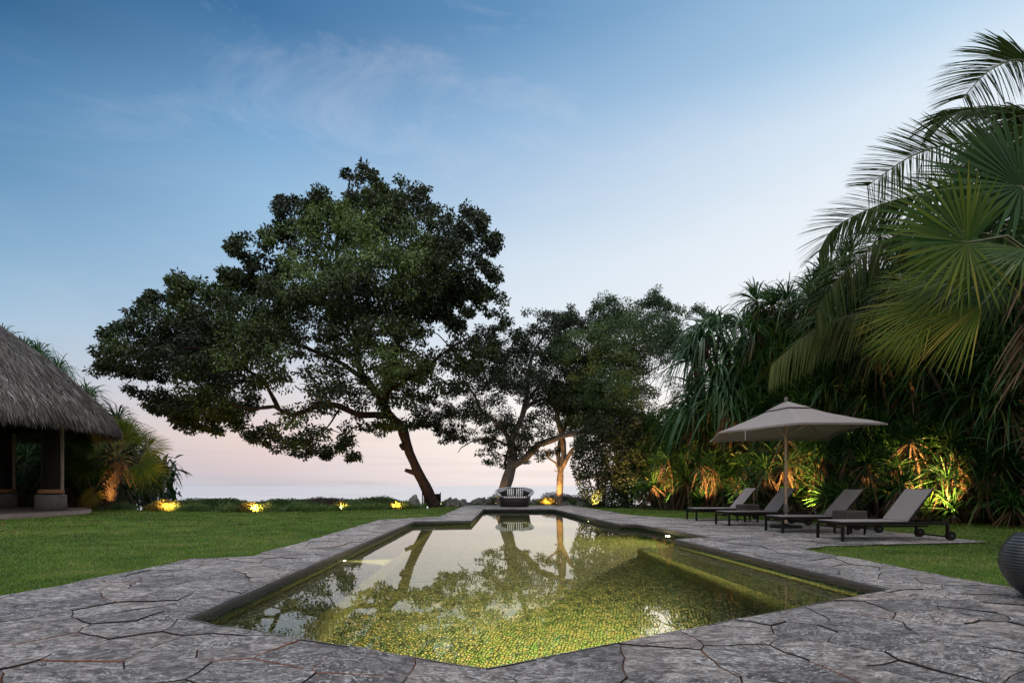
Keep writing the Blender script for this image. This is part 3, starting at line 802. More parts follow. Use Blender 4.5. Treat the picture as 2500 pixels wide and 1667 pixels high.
# ------------------------------------------------------------------ bushes
def bush(name, label, cat, loc, rx, ry, rz_, n, leaf, mat, group=None, seed=0, stem=True, flat=1.0):
    rg = np.random.default_rng(seed+100)
    root = thing(name, label, cat, loc, 0, group)
    u = nrm(rg.normal(size=(n, 3))); u[:, 2] = np.abs(u[:, 2])
    q = rg.random(n)**.35
    bump = np.array([1+.22*noise.noise(Vector((a[0]*2.3+seed, a[1]*2.3, a[2]*2.3)))+.12*noise.noise(Vector((a[0]*6+seed, a[1]*6, a[2]*6))) for a in u])
    P = u*np.array([rx, ry, rz_])*(q*bump)[:, None]
    D = u+rg.normal(size=(n, 3))*.6+np.array([0, 0, .3])
    mb = MB(); cl = np.array([noise.noise(Vector(tuple(p))*3+Vector((seed, 0, 0))) for p in P])
    mb.leaves(P, D, leaf*(.7+.6*rg.random(n)), leaf*.45, np.clip(.5+.35*cl+.15*rg.normal(size=n), 0, 1))
    mb.build('foliage', mat, root)
    if stem:
        mb = MB()
        for k in range(9):
            a = rg.random()*6.28; e = np.array([math.cos(a)*rx*.6, math.sin(a)*ry*.6, rz_*.7])
            mb.tube([(0, 0, -.1), e*.4+[0, 0, .05], e], [.02, .012, .006], 4, cap=False)
        mb.build('stems', 'bark', root)
    return root
def bk(px, py, Y): return (gx(px, Y), Y, gz(py, Y))
B = [ # px, base row, Y, half width, depth, height, leaf, material, label, category
 (405,1248,23.2,.95,.7,.85,'leaf_shrub','wide lit shrub, leftmost of the glowing shrubs along the lawn edge','shrub'),
 (290,1246,24.4,.75,.6,.48,'leaf_bank','low dark shrub just right of the left fan palm','shrub'),
 (483,1249,22.6,.50,.45,.42,'leaf_bank','low dark dome shrub right of the wide glowing shrub','shrub'),
 (617,1252,22.2,.75,.6,.62,'leaf_shrub','glowing dome shrub with small stones at its right foot','shrub'),
 (728,1251,22.6,.52,.45,.62,'leaf_bank','dark rounded shrub between two glowing shrubs on the bank','shrub'),
 (832,1250,23.6,.45,.45,.62,'leaf_shrub','small glowing shrub in front of a larger dark round one','shrub'),
 (862,1248,24.6,.65,.5,.78,'leaf_bank','large dark round shrub right behind a small glowing one','shrub'),
 (966,1245,24.8,.42,.4,.62,'leaf_shrub','small glowing shrub left of the tall grey rock','shrub'),
 (990,1243,25.6,.40,.4,.60,'leaf_bank','green shrub between the small glowing shrub and the tall grey rock','shrub'),
 (1216,1236,31.0,.70,.6,.95,'leaf_bank','dark green shrub at the left of the forked trunk','shrub'),
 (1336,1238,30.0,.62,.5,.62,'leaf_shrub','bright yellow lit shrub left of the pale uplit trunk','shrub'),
 (1393,1236,29.5,.55,.5,.42,'leaf_bank','black-green low shrub between the pale trunk and the hedge','shrub'),
]
TOP = {405: 1222, 290: 1226, 483: 1230, 617: 1226, 728: 1225, 862: 1221, 832: 1225, 966: 1225, 990: 1223, 1216: 1207, 1336: 1216, 1393: 1219}
for i, (px, py, Y, hw, hd, hh, mt, lb, ct) in enumerate(B):
    hh = (gz(TOP[px], Y)-gz(py, Y))*1.0
    bush('round_shrub', lb, ct, bk(px, py, Y), hw, hd, hh, int(6500*hw*(hh+.4)), .062, mt, seed=i)
# loose bank vegetation behind (named by what sets it apart)
BK = [
 (520,1232,26.5,3.0,1.0,.9,'leaf_bank','broad flat-topped thicket behind the leftmost shrubs on the bank'),
 (700,1236,27.5,2.6,1.0,.95,'leaf_bank','broad straggly thicket behind the middle of the lawn edge'),
 (790,1234,28.5,2.0,1.0,1.15,'leaf_purple','brownish dry-topped thicket right of the middle of the bank'),
 (915,1232,28.5,2.2,1.0,1.2,'leaf_bank','dense green thicket behind the rightmost glowing shrub on the bank'),
 (1375,1236,33.0,2.5,.8,1.15,'leaf_purple','long low purplish hedge behind the pale uplit trunk'),
]
for i, (px, py, Y, hw, hd, hh, mt, lb) in enumerate(BK):
    hh = (gz({520: 1219, 700: 1220, 790: 1215, 915: 1215, 1375: 1205}[px], Y)-gz(py+14, Y))*.97
    bush('low_thicket', lb, 'thicket', bk(px, py+14, Y), hw, hd, hh, int(9000*hw), .085, mt, seed=40+i)
# grass tufts and weeds on the bank
mb = MB(); n = 15000
x = RNG.uniform(-14.5, -1.8, n); y = edgeY(x)+.15+RNG.random(n)**1.5*3.0
x2 = RNG.uniform(0.0, 5.0, 2200); y2 = 29.8+RNG.random(2200)*1.6
x = np.concatenate([x, x2]); y = np.concatenate([y, y2]); n = len(x)
cl = np.array([noise.noise(Vector((a*1.1, b*1.1, 4))) for a, b in zip(x, y)])
ok = cl > -.18; x, y, cl = x[ok], y[ok], cl[ok]; n = len(x)
z = .02-(y-edgeY(x))*.27
D = np.stack([RNG.normal(size=n)*.35, RNG.normal(size=n)*.3, np.ones(n)], 1)
mb.straps(np.stack([x, y, z], 1), D, (.34+.36*np.clip(cl, 0, 1))*(.6+.8*RNG.random(n)), .022, .25, K=3, rnd=np.clip(.5+.5*cl+.2*RNG.normal(size=n), 0, 1))
g = mb.build('bank_grass', 'bank_grass', kind='stuff'); tag(g, 'bright loose grass growing on the bank beyond the lawn', 'grass')

# rocks
def rock(loc, sx, sy, sz, label, seed, group=None):
    import bmesh
    bm = bmesh.new(); bmesh.ops.create_icosphere(bm, subdivisions=3, radius=1)
    for v in bm.verts:
        p = v.co.copy()
        d = 1+.42*noise.noise(p*1.1+Vector((seed*5.1, 0, 0)))+.20*noise.noise(p*3.1+Vector((seed, 7, 0)))
        v.co = Vector((p.x*sx*d, p.y*sy*d, (p.z*.8+.35)*sz*d))
    me = bpy.data.meshes.new('rock'); bm.to_mesh(me); bm.free(); me.materials.append(M['rock'])
    o = bpy.data.objects.new('rock', me); C.objects.link(o); o.location = loc
    tag(o, label, 'rock', group)
RK = [(1009,1240,25.8,.33,.3,.75,'tall pointed pale grey rock left of the leaning trunk'),
 (941,1248,24.6,.5,.25,.26,'flat bluish slab leaning on the bank left of a glowing shrub'),
 (1086,1238,27.6,.24,.2,.46,'small rock just right of the trunk spotlight'),
 (1098,1238,27.9,.36,.28,.60,'large brown double rock right of the leaning trunk'),
 (1112,1238,27.9,.22,.25,.58,'narrow upright rock pressed against the large double rock'),
 (1125,1238,28.2,.30,.28,.62,'rounded upright rock left of the terrace corner'),
 (1172,1236,30.5,.55,.4,.72,'dark angular rock with a peak left of the daybed'),
 (1197,1237,31.0,.55,.4,.70,'dark rock between the peaked rock and the forked trunk'),
 (1145,1238,31.0,.6,.3,.36,'low flat rock behind the terrace corner'),
 (663,1252,22.4,.16,.15,.13,'small stone left of the pale bank boulder'),
 (690,1251,22.6,.28,.2,.26,'pale grey boulder lying between a glowing and a dark shrub'),
 (1382,1238,28.8,.3,.25,.42,'grey rock at the right foot of the pale uplit trunk'),
 (1418,1238,28.3,.32,.25,.35,'brownish rock beside the first hedge spotlight'),
]
for i, (px, py, Y, sx, sy, sz, lb) in enumerate(RK): rock(bk(px, py, Y), sx*.82, sy*.82, sz*.62, lb, i+1)
# low dark timber screen behind the leaning trunk
rt = thing('timber_screen', 'low dark timber screen behind the foot of the leaning trunk', 'screen', (gx(1052, 27.8), 27.8, -.1))
mb = MB(); mb.box((.05, 0, .40), (.80, .03, .62)); mb.build('board', 'frame', rt)
for x_ in (-.42, -.34, .48):
    mb = MB(); mb.box((x_, -.01, .38), (.05, .06, .82), bev=.005); mb.build('post', 'pale_post' if x_ == -.34 else 'frame', rt)

# ------------------------------------------------------------------ strap-leaved pandanus
def rosette(mb, c, axis, n, L, Wd, droop, rg, spread=1.15, rb=.5, power=2.2, mi=0, K=5):
    axis = np.array(axis, float); axis /= np.linalg.norm(axis)
    u = nrm(rg.normal(size=(n, 3))); th = np.linspace(.08, 1, n)*spread
    perp = nrm(u-axis*(u@axis)[:, None])
    D = axis*np.cos(th)[:, None]+perp*np.sin(th)[:, None]
    mb.straps(np.repeat([c], n, 0)+D*.04, D, L*(.7+.45*rg.random(n)), Wd*(.8+.4*rg.random(n)), droop*(.4+1.0*rg.random(n)), K=K, rnd=np.clip(rb+rg.normal(size=n)*.2, 0, 1), mi=mi, power=power)
NTH = ['first', 'second', 'third', 'fourth', 'fifth', 'sixth', 'seventh', 'eighth', 'ninth', 'tenth', 'eleventh', 'twelfth', 'thirteenth', 'fourteenth', 'fifteenth']
def pandanus(loc, label, H, nros, seed, mat='pand', spread=1.4, L=1.0, lowest=.4, dead=1.0, group=None, droop=.5, face=(-.6, -.8), name='pandanus', per=46, Wd=.05, topb=.9):
    rg = np.random.default_rng(seed)
    root = thing(name, label, 'pandanus', loc, 0, group)
    st = MB(); lf = MB(); dd = MB()
    for k in range(nros):
        fz = (k+.5)/nros; z = lowest+(H-lowest)*fz**topb+rg.normal()*.2
        a = rg.random()*2*PI; r = spread*(.35+.75*rg.random())*(1-.25*fz)
        c = np.array([math.cos(a)*r, math.sin(a)*r*.8, max(.2, z)])
        if k % 3: c[:2] += np.array(face)*.45
        foot = np.array([c[0]*.25, c[1]*.25, -.1])
        mid = foot+(c-foot)*np.array([.35, .35, .65])
        st.tube([foot, mid, c], [.07, .055, .045], 6, cap=False)
        ax = np.array([c[0]*.35+face[0]*.25, c[1]*.35+face[1]*.25, .9])
        rosette(lf, c, ax, int(per*1.35), L*1.1, Wd*.78, droop*1.25, rg, 1.5, rb=.25+.5*rg.random(), power=2.8, K=6)
        if rg.random() < dead:
            nn = 24; aa = rg.random(nn)*6.28
            D = np.stack([np.cos(aa)*.6, np.sin(aa)*.6, -rg.random(nn)*1.2], 1)
            dd.straps(np.repeat([c-[0, 0, .1]], nn, 0), D, L*.8*(.5+.7*rg.random(nn)), Wd*.8, .5, K=3)
    st.build('stems', 'palmbark', root); lf.build('foliage', mat, root)
    if dead > 0 and dd.V: dd.build('dry_leaves', 'dead', root)
    return root
HL = [(4.9, 28.6), (7, 22.6), (9.5, 18.2), (11.7, 15.0), (13.4, 13.1), (16, 10.8)]
def hedge_at(s, back):
    k = s*(len(HL)-1); i = min(len(HL)-2, int(k)); t = k-i
    a = np.array(HL[i]); b = np.array(HL[i+1]); d = (b-a)/np.linalg.norm(b-a); nn = np.array([-d[1], d[0]])
    p = a+(b-a)*t
    return p+nn*back
row = []
gl = 'strap-leaved pandanus in the tall hedge behind the loungers'
words = ['low pandanus clump at the foot of the hedge', 'mid-height pandanus within the hedge', 'tall pandanus at the back of the hedge']
G_low = 'low pandanus along the foot of the hedge'; G_mid = 'mid-height pandanus filling the hedge'; G_tall = 'tall pandanus at the back of the hedge'
for i, s in enumerate(np.linspace(.02, .98, 15)):
    p = hedge_at(s, .9+.3*math.sin(i*2.1))
    pandanus((p[0], p[1], -.03), 'low pandanus clump at the hedge foot, %s counted from the pale-trunked tree' % NTH[i], 2.6+.5*math.sin(i*1.7), 10, 200+i, L=.95, lowest=.25, spread=1.2, group=G_low, droop=.30, dead=1.0, per=40, Wd=.045)
for i, s in enumerate(np.linspace(.06, .98, 13)):
    p = hedge_at(s, 2.2+.4*math.sin(i*1.3))
    H = 4.3 if s < .3 else 6.0
    pandanus((p[0], p[1], -.03), 'mid-height pandanus with dry hanging leaves in the hedge, %s from the pale-trunked tree' % NTH[i], H+.6*math.sin(i*2.7), 17, 300+i, L=1.25, lowest=1.2, spread=1.6, group=G_mid, droop=.35, dead=.9, per=50, Wd=.06)
for i, (px, pyt, Y) in enumerate([(1915, 735, 21.5), (1975, 680, 20.5), (2040, 640, 19.5), (2110, 600, 18.5), (2200, 600, 17.5), (2300, 600, 16.5), (2420, 620, 15.5), (2560, 640, 15.0)]):
    H = gz(pyt, Y)-.15
    pandanus((gx(px, Y), Y, -.03), 'tall dark pandanus along the hedge skyline, %s right of the mop-headed one' % NTH[i], H, 24, 400+i, L=1.15, lowest=2.0, spread=1.9, group=G_tall, droop=.45, dead=.5, per=52, Wd=.055)
# the distinct mop-headed one above the parasol
def mop(loc, label, heads, seed, mat='pandblue', L=1.9, per=75, Wd=.075):
    rg = np.random.default_rng(seed); root = thing('pandanus', label, 'pandanus', loc)
    st = MB(); lf = MB(); dd = MB(); b = np.array(loc)
    for (x, y, z) in heads:
        c = np.array([x, y, z])-b
        st.tube([(c[0]*.15, c[1]*.15, -.1), c*np.array([.55, .55, .5]), c], [.14, .10, .08], 8, cap=False)
        rosette(lf, c, (c[0]*.12, -.15, 1), per, L, Wd, 1.05, rg, 1.55, rb=.5, power=2.6, K=8)
        nn = 26; aa = rg.random(nn)*6.28
        D = np.stack([np.cos(aa)*.5, np.sin(aa)*.5, -.6-rg.random(nn)], 1)
        dd.straps(np.repeat([c-[0, 0, .2]], nn, 0), D, 1.3*(.5+.7*rg.random(nn)), .06, .4, K=3)
    st.build('stems', 'palmbark', root); lf.build('foliage', mat, root); dd.build('dry_leaves', 'dead', root)
hd = []
for px, py, Y in [(1720, 830, 22.5), (1760, 800, 23.5), (1815, 800, 23), (1865, 830, 22.5), (1905, 820, 23.5), (1745, 930, 22), (1800, 960, 21.5), (1860, 950, 21.5), (1910, 930, 22), (1835, 880, 21.8), (1710, 960, 23), (1690, 880, 23.5), (1780, 870, 22.3), (1735, 800, 24.5), (1840, 795, 24.5), (1700, 1000, 22.5), (1890, 890, 22.6), (1770, 985, 21.4)]:
    hd.append((gx(px, Y), Y, gz(py, Y)))
mop((gx(1815, 23.0), 23.0, -.03), 'mop-headed pandanus with long hanging bluish leaves above the parasol', hd, 77)
# dense shaded foliage inside the hedge
mb = MB(); n = 36000
s = RNG.random(n); bkk = 2.6+RNG.random(n)*2.2; P = np.array([hedge_at(a, b) for a, b in zip(s, bkk)])
zmax = np.interp(s, [0, .12, .18, .3, .42, 1], [4.0, 4.6, 6.6, 8.0, 8.5, 7.5]); z = RNG.random(n)*zmax
D = RNG.normal(size=(n, 3)); D[:, 2] = np.abs(D[:, 2])*.8
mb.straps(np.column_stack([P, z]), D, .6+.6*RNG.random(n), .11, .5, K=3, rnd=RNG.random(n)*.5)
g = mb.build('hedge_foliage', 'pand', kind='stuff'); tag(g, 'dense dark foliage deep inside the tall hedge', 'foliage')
mb = MB(); n = 34000
s = RNG.random(n); bkk = .5+RNG.random(n)*1.7; P = np.array([hedge_at(a, b) for a, b in zip(s, bkk)])
zmax = np.interp(s, [0, .12, .2, .35, 1], [3.2, 3.8, 4.6, 6.4, 6.6]); z = RNG.random(n)**.8*zmax
lean = np.array([noise.noise(Vector((p[0]*.35, p[1]*.35, h*.45))) for p, h in zip(P, z)]); cl = np.array([noise.noise(Vector((p[0]*1.1, p[1]*1.1, h*1.1+7))) for p, h in zip(P, z)])
ok = cl > -.12; P, z, lean, cl = P[ok], z[ok], lean[ok], cl[ok]; n = len(P)
D = np.column_stack([-.25+lean*2.6, -.45+0*lean, .95+0*lean])+RNG.normal(size=(n, 3))*.30
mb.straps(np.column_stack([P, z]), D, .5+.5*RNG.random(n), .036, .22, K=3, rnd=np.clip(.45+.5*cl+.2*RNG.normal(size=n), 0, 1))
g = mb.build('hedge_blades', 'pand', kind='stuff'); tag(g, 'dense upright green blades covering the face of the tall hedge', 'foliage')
# leafy shrub at the far left end of the hedge
YS = 27.0
rs = thing('leafy_shrub', 'tall small-leaved shrub at the far end of the hedge beside the pale trunk', 'shrub', (gx(1475, YS), YS, -.05))
poly = [(1392,1130),(1404,1085),(1412,1040),(1450,1010),(1500,1020),(1560,1010),(1590,1080),(1575,1243),(1470,1243),(1440,1240),(1415,1205),(1402,1165)]
m_ = 34000; px = RNG.uniform(1380, 1590, m_); py = RNG.uniform(1005, 1245, m_); ok = inpoly(px, py, poly); px, py = px[ok], py[ok]
Y = YS+RNG.uniform(-1, 1, len(px))*1.3
cl = np.array([noise.noise(Vector((a*.03, b*.03, c))) for a, b, c in zip(px, py, Y)]); ok = (cl > .02-.27*np.clip(polydist(px, py, poly)/60, 0, 1)); px, py, Y, cl = px[ok], py[ok], Y[ok], cl[ok]
P = np.stack([gx(px, Y), Y, gz(py, Y)], 1)-np.array([gx(1475, YS), YS, -.05])
mb = MB(); mb.leaves(P, RNG.normal(size=P.shape)+[0, 0, -.2], .13, .07, np.clip(.45+.4*cl+.15*RNG.normal(size=len(px)), 0, 1)); mb.build('foliage', 'leaf_mid', rs)
mb = MB()
for k in range(8):
    e = np.array([RNG.uniform(-1.5, 1.5), RNG.uniform(-.8, .8), RNG.uniform(2, 3.4)]); mb.tube([(e[0]*.3, 0, -.1), e*[.6, .6, .5], e], [.05, .04, .02], 5, cap=False)
mb.build('stems', 'bark', rs)

# ------------------------------------------------------------------ palms
def fan(mb, c, axis, nrmv, Rf, rg, n=66, arc=PI*.80, rb=.5, tipdroop=.25, split=.5, mi=0, wmul=1.0, tip=.16):
    axis = np.array(axis, float); axis /= np.linalg.norm(axis); nv = np.array(nrmv, float); nv = nv-axis*(nv@axis); nv /= np.linalg.norm(nv)
    sd_ = np.cross(nv, axis); a = np.linspace(-arc, arc, n)
    D = axis*np.cos(a)[:, None]+sd_*np.sin(a)[:, None]
    D = D+nv*(.10*np.cos(np.arange(n)*PI))[:, None]+nv*(.12*np.abs(np.sin(a)))[:, None]
    Lr = Rf*(.78+.22*np.cos(a*.8))*(.93+.1*rg.random(n))
    wd = 2*Rf*split*math.tan(arc/n)*1.12*wmul
    pr = lambda t: np.where(t < split, t/split, np.maximum(0, (1-t)/(1-split))**.8)+.02
    Nn = np.broadcast_to(nv, (n, 3))+np.stack([rg.normal(size=n)*.1]*3, 1)
    mb.straps(np.repeat([c], n, 0), D, Lr, wd, tipdroop*(.4+.9*rg.random(n)), K=8, prof=pr, N=Nn, rnd=np.clip(rb+rg.normal(size=n)*.09, 0, 1), power=3.2, mi=mi, tip=tip)
def frond(mb, pts, rg, Lmax=.8, step=.029, Wd=.028, lift=.25, hang=.55, rb=.5, roll=0.0):
    """pinnate frond along a rachis given by points"""
    P = [Vector(p) for p in pts]; out = []
    for i in range(len(P)-1):
        a = P[max(0, i-1)]; b = P[i]; c = P[i+1]; d = P[min(len(P)-1, i+2)]; m = max(2, int((c-b).length/step))
        for k in range(m):
            t = k/m; out.append(.5*((2*b)+(c-a)*t+(2*a-5*b+4*c-d)*t*t+(3*b-a-3*c+d)*t**3))
    out.append(P[-1]); O = np.array([tuple(o) for o in out]); n = len(O)
    T = np.gradient(O, axis=0); T = nrm(T); up = np.array([0, 0, 1.0]); S = nrm(np.cross(T, up)); U = np.cross(S, T)
    S, U = S*math.cos(roll)+U*math.sin(roll), U*math.cos(roll)-S*math.sin(roll)
    f = np.linspace(0, 1, n); L = Lmax*(np.minimum(1, .45+f*2.2))*np.sqrt(np.maximum(.03, 1-((f-.45)/.62)**2))
    f0 = int(n*.12)
    for sgn in (-1, 1):
        idx = np.arange(f0, n); D = T[idx]*(.50+.55*f[idx]**2)[:, None]+S[idx]*sgn*.85+U[idx]*lift*(1-.3*f[idx])[:, None]+rg.normal(size=(len(idx), 3))*.05
        mb.straps(O[idx], D, L[idx]*(.9+.15*rg.random(len(idx))), Wd, hang*(.7+.5*rg.random(len(idx))), K=6, rnd=np.clip(rb+rg.normal(size=len(idx))*.12, 0, 1), power=2.0, prof=lambda t: np.minimum(1, .5+3*t)*(1-t)**.55, N=U[idx]*.6+S[idx]*sgn*.8+rg.normal(size=(len(idx), 3))*.25)
    return O
# coconut palm, fronds coming in from the right
YC = 12.5
cb = Vector((gx(2640, YC), YC, -.03))
coco = thing('coconut_palm', 'coconut palm at the right edge with long feathery arching fronds', 'palm', cb)
top = P3(2590, 400, YC)
mb = MB(); rg = np.random.default_rng(21)
trunkp = [cb+Vector((0, 0, -.1)), cb+Vector((-.1, .1, 2.5)), cb+Vector((-.25, .1, 5.0)), top]
mb.tube([p-cb for p in trunkp], [.22, .17, .15, .14], 12, rough=.03); mb.build('trunk', 'palmbark', coco)
FR = [ # rachis pixel paths with depth from palm
 [(2590,395,0),(2560,230,-.3),(2500,150,-.5),(2420,170,-.7),(2350,240,-.9)],
 [(2590,400,0),(2530,300,.4),(2430,272,.7),(2340,275,.9),(2285,300,1.1)],
 [(2585,405,0),(2480,370,-.2),(2350,350,-.3),(2240,375,-.5),(2150,430,-.6),(2118,455,-.7)],
 [(2585,410,0),(2450,400,.6),(2300,460,1.0),(2150,500,1.4),(2040,555,1.6),(2000,615,1.8)],
 [(2590,420,0),(2450,470,1.6),(2280,540,2.2),(2140,600,2.8),(2040,690,3.0),(1990,770,3.2)],
 [(2590,430,0),(2480,560,2.0),(2330,690,2.6),(2160,745,3.2),(2000,800,3.6),(1885,890,3.8)],
 [(2595,400,0),(2640,250,.3),(2700,150,.6),(2790,120,.9),(2880,180,1.0)],
 [(2600,410,0),(2720,380,.3),(2850,430,.5),(2950,540,.7)],
 [(2595,405,0),(2620,300,1.5),(2600,200,3.0),(2570,190,4.5)],
 [(2592,398,.2),(2560,320,.3),(2490,285,.2),(2420,330,.1),(2385,410,0)],
 [(2588,405,-.4),(2540,330,-.9),(2470,350,-1.4),(2410,430,-1.8),(2390,520,-2.0)],
 [(2590,410,0),(2520,420,-1.2),(2480,520,-2.0),(2470,640,-2.4)],
]
for i, fr_ in enumerate(FR):
    mb = MB(); mr = MB()
    O = frond(mb, [P3(a, b, YC+c)-cb for a, b, c in fr_], rg, Lmax=[1.45, 1.35, 1.2, 1.25, 1.35, 1.35, 1.3, 1.3, 1.3, 1.2, 1.2, 1.2][i], Wd=.05, roll=[1.0, .7, 1.25, 1.2, 1.0, .5, .6, .6, .6, 1.0, .8, .6][i], lift=[.15, .1, .1, .1, .1, -.1, .2, .2, .2, .1, .1, .2][i], hang=[.25, .35, .12, .16, .4, .7, .4, .4, .4, .4, .5, .5][i], rb=[.3, .25, .45, .3, .5, .6, .4, .4, .4, .4, .4, .4][i])
    o = mb.build('frond', 'coco', coco)
    mr.tube(O[::4], np.linspace(.035, .008, len(O[::4])), 5, cap=False); mr.build('rachis', 'petiole', o)

def fanpalm(name, label, base, crown, fans, seed, trunk_r=.22, mat='palm', skirt=0, lean=None, group=None, trunkmat='palmbark'):
    rg = np.random.default_rng(seed); base = Vector(base); crown = Vector(crown)
    root = thing(name, label, 'palm', base, 0, group)
    mb = MB(); zz_ = (crown-base).z; pts = [Vector((0, 0, -.15))+(crown-base)*t for t in np.linspace(0, 1, 16)]
    mb.tube(pts, trunk_r*(1+.12*np.array([(-1)**k for k in range(16)])), 12, rough=.06)
    nb = int(zz_*60); a = rg.random(nb)*6.28; t = rg.random(nb)
    Pp = np.array([tuple((crown-base)*float(v)) for v in t])+np.stack([np.cos(a)*trunk_r*.9, np.sin(a)*trunk_r*.9, a*0], 1)
    mb.straps(Pp, np.stack([np.cos(a), np.sin(a), 1.2+0*a], 1), .22, .09, .1, K=2, rnd=rg.random(nb))
    mb.build('trunk', trunkmat, root)
    for fn_ in fans:
        c, ax, nv, Rf, rb, td = fn_[:6]; ar = fn_[6] if len(fn_) > 6 else .8
        c = Vector(c)-base; cr = crown-base
        f_ = MB(); fan(f_, np.array(tuple(c)), ax, nv, Rf, rg, n=int(30+46*ar), arc=PI*ar, rb=rb, tipdroop=td)
        o = f_.build('fan_leaf', mat, root)
        p_ = MB(); md = cr+(c-cr)*.5+Vector((0, 0, .12*(c-cr).length)); p_.tube([cr, md, c, c+Vector(ax).normalized()*Rf*.3], [.022, .017, .013, .005], 5, cap=False); p_.build('petiole', 'petiole', o)
    if skirt:
        d = MB(); n = skirt; a = rg.random(n)*6.28
        P = np.array(tuple(crown-base))+np.stack([np.cos(a)*trunk_r, np.sin(a)*trunk_r, -rg.random(n)*zz_*.35], 1)
        d.straps(P, np.stack([np.cos(a)*.7, np.sin(a)*.7, -1+0*a], 1), .6*(.5+rg.random(n)), .03, .3, K=4); d.build('dry_skirt', 'dead', root)
    return root
# big fan palm at the right edge
YF = 8.6
fb = (gx(2560, YF), YF, -.03)
fc = P3(2545, 640, YF)
def FN(px, py, dy, ax, nv, Rf, rb, td=.25, ar=.8): return (tuple(P3(px, py, YF+dy)), ax, nv, Rf, rb, td, ar)
fans = [
 FN(2495, 455, .5, (-1, -.1, -.02), (-.05, -1, .30), 2.0, .22, .08, .85),
 FN(2362, 592, -.9, (-1, -.05, .12), (-.1, -1, .15), 1.30, .52, .08, .72),
 FN(2340, 560, .3, (-1, .1, .02), (.1, -.9, .4), 1.45, .32, .08, .7),
 FN(2430, 640, -.6, (-.95, 0, -.33), (-.3, -.4, .9), 1.65, .52, .12, .16),
 FN(2300, 700, -.2, (-1, 0, -.25), (-.3, -.8, .5), 1.05, .58, .12, .22),
 FN(2285, 740, -.5, (-.85, 0, -.48), (-.45, -.8, .4), 1.2, .62, .12, .20),
 FN(2255, 800, .2, (-.85, 0, -.6), (-.45, -.8, .4), 1.0, .58, .15, .18),
 FN(2400, 740, -.8, (-.82, 0, -.60), (-.45, -.8, .4), 1.3, .70, .15, .18),
 FN(2560, 500, .9, (-.3, .3, 1), (-.2, -1, .2), 1.6, .2, .1, .7),
 FN(2430, 540, 1.0, (-.8, .2, .5), (-.3, -.9, .3), 1.6, .25, .1, .7),
 FN(2510, 610, -.9, (-.7, -.3, -.5), (-.3, -.7, .6), 1.1, .40, .2, .4),
 FN(2640, 560, -.2, (.8, -.2, .5), (0, -.9, .5), 1.3, .3, .2),
 FN(2680, 700, -.2, (1, -.1, -.3), (0, -.6, .8), 1.2, .5, .35),
 FN(2600, 650, 1.0, (.3, 1, .1), (0, -.3, 1), 1.2, .4, .3),
 FN(2450, 690, .9, (-.6, .6, -.5), (-.3, -.6, .6), 1.2, .25, .3, .5),
 FN(2380, 660, .8, (-.9, .3, -.2), (-.3, -.8, .4), 1.2, .25, .2, .4),
]
fanpalm('fan_palm', 'large fan palm at the right edge, leaves yellow-green at their tips', fb, fc, fans, 31, .2, skirt=110)
# left fan palm lit from below
YL = 24.2; rgl = np.random.default_rng(44)
lb_ = (gx(262, YL), YL, -.03); lc_ = P3(285, 1118, YL)
fans = []
for k in range(17):
    a = k*2.4; el = 1.25-1.75*(k/16)
    ax = Vector((math.cos(a)*math.cos(el), math.sin(a)*math.cos(el), math.sin(el)))
    c = Vector(lc_)+ax*(1.0+.25*rgl.random())
    nv = Vector((0, -1.1, .8)) if abs(ax.z) < .8 else Vector((0, -1, 0))
    fans.append((tuple(c), tuple(ax+Vector((0, 0, -.25))), tuple(nv), 1.15, .45+.35*rgl.random(), .16, .55))
fans.append((tuple(P3(228, 1205, YL-.6)), (-.4, -.3, -.7), (-.3, -1, .2), .75, .95, .3))
fanpalm('fan_palm', 'short fan palm beside the thatched pavilion, trunk lit from below', lb_, lc_, fans, 32, .24, skirt=50)
# pandanus behind the pavilion
for i, (px, pyt, Y) in enumerate([(-90, 750, 29), (-35, 765, 28.7), (15, 780, 28.5), (55, 795, 28.2), (95, 815, 28), (135, 845, 27.8), (170, 880, 27.6), (205, 915, 27.2), (235, 955, 27), (258, 1000, 26.8)]):
    H = gz(pyt, Y)-.9
    pandanus((gx(px, Y), Y, -.3), 'tall pandanus behind the thatched roof, %s from the left edge going down the roof' % NTH[i], H, int(8+H*2.4), 500+i, topb=.6, L=1.5, lowest=.8, spread=1.5, group='pandanus behind the thatched pavilion', droop=.7, dead=.8, per=50, Wd=.065, mat='pandblue')
for i, (px, Y) in enumerate([(10, 25.5), (75, 26), (140, 25.6), (190, 25.2), (225, 25.0)]):
    pandanus((gx(px, Y), Y, -.05), 'low pandanus clump seen beneath the thatched roof, %s from the left' % NTH[i], 2.6, 12, 540+i, L=.95, lowest=.3, spread=1.2, group='low pandanus beneath the thatched roof line', droop=.5, dead=1.0, per=44)
mb = MB(); n = 7000; x = RNG.uniform(-36, -19.2, n); y = 29.5+RNG.uniform(0, 2.5, n)-(x+19)*.12
zm = np.interp(x, [-36, -28, -20], [8.5, 7.5, 2.6]); D = RNG.normal(size=(n, 3))
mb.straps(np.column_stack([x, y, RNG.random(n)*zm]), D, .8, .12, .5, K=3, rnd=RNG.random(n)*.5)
g = mb.build('hedge_foliage', 'pand', kind='stuff'); tag(g, 'dense dark foliage behind the thatched pavilion', 'foliage')

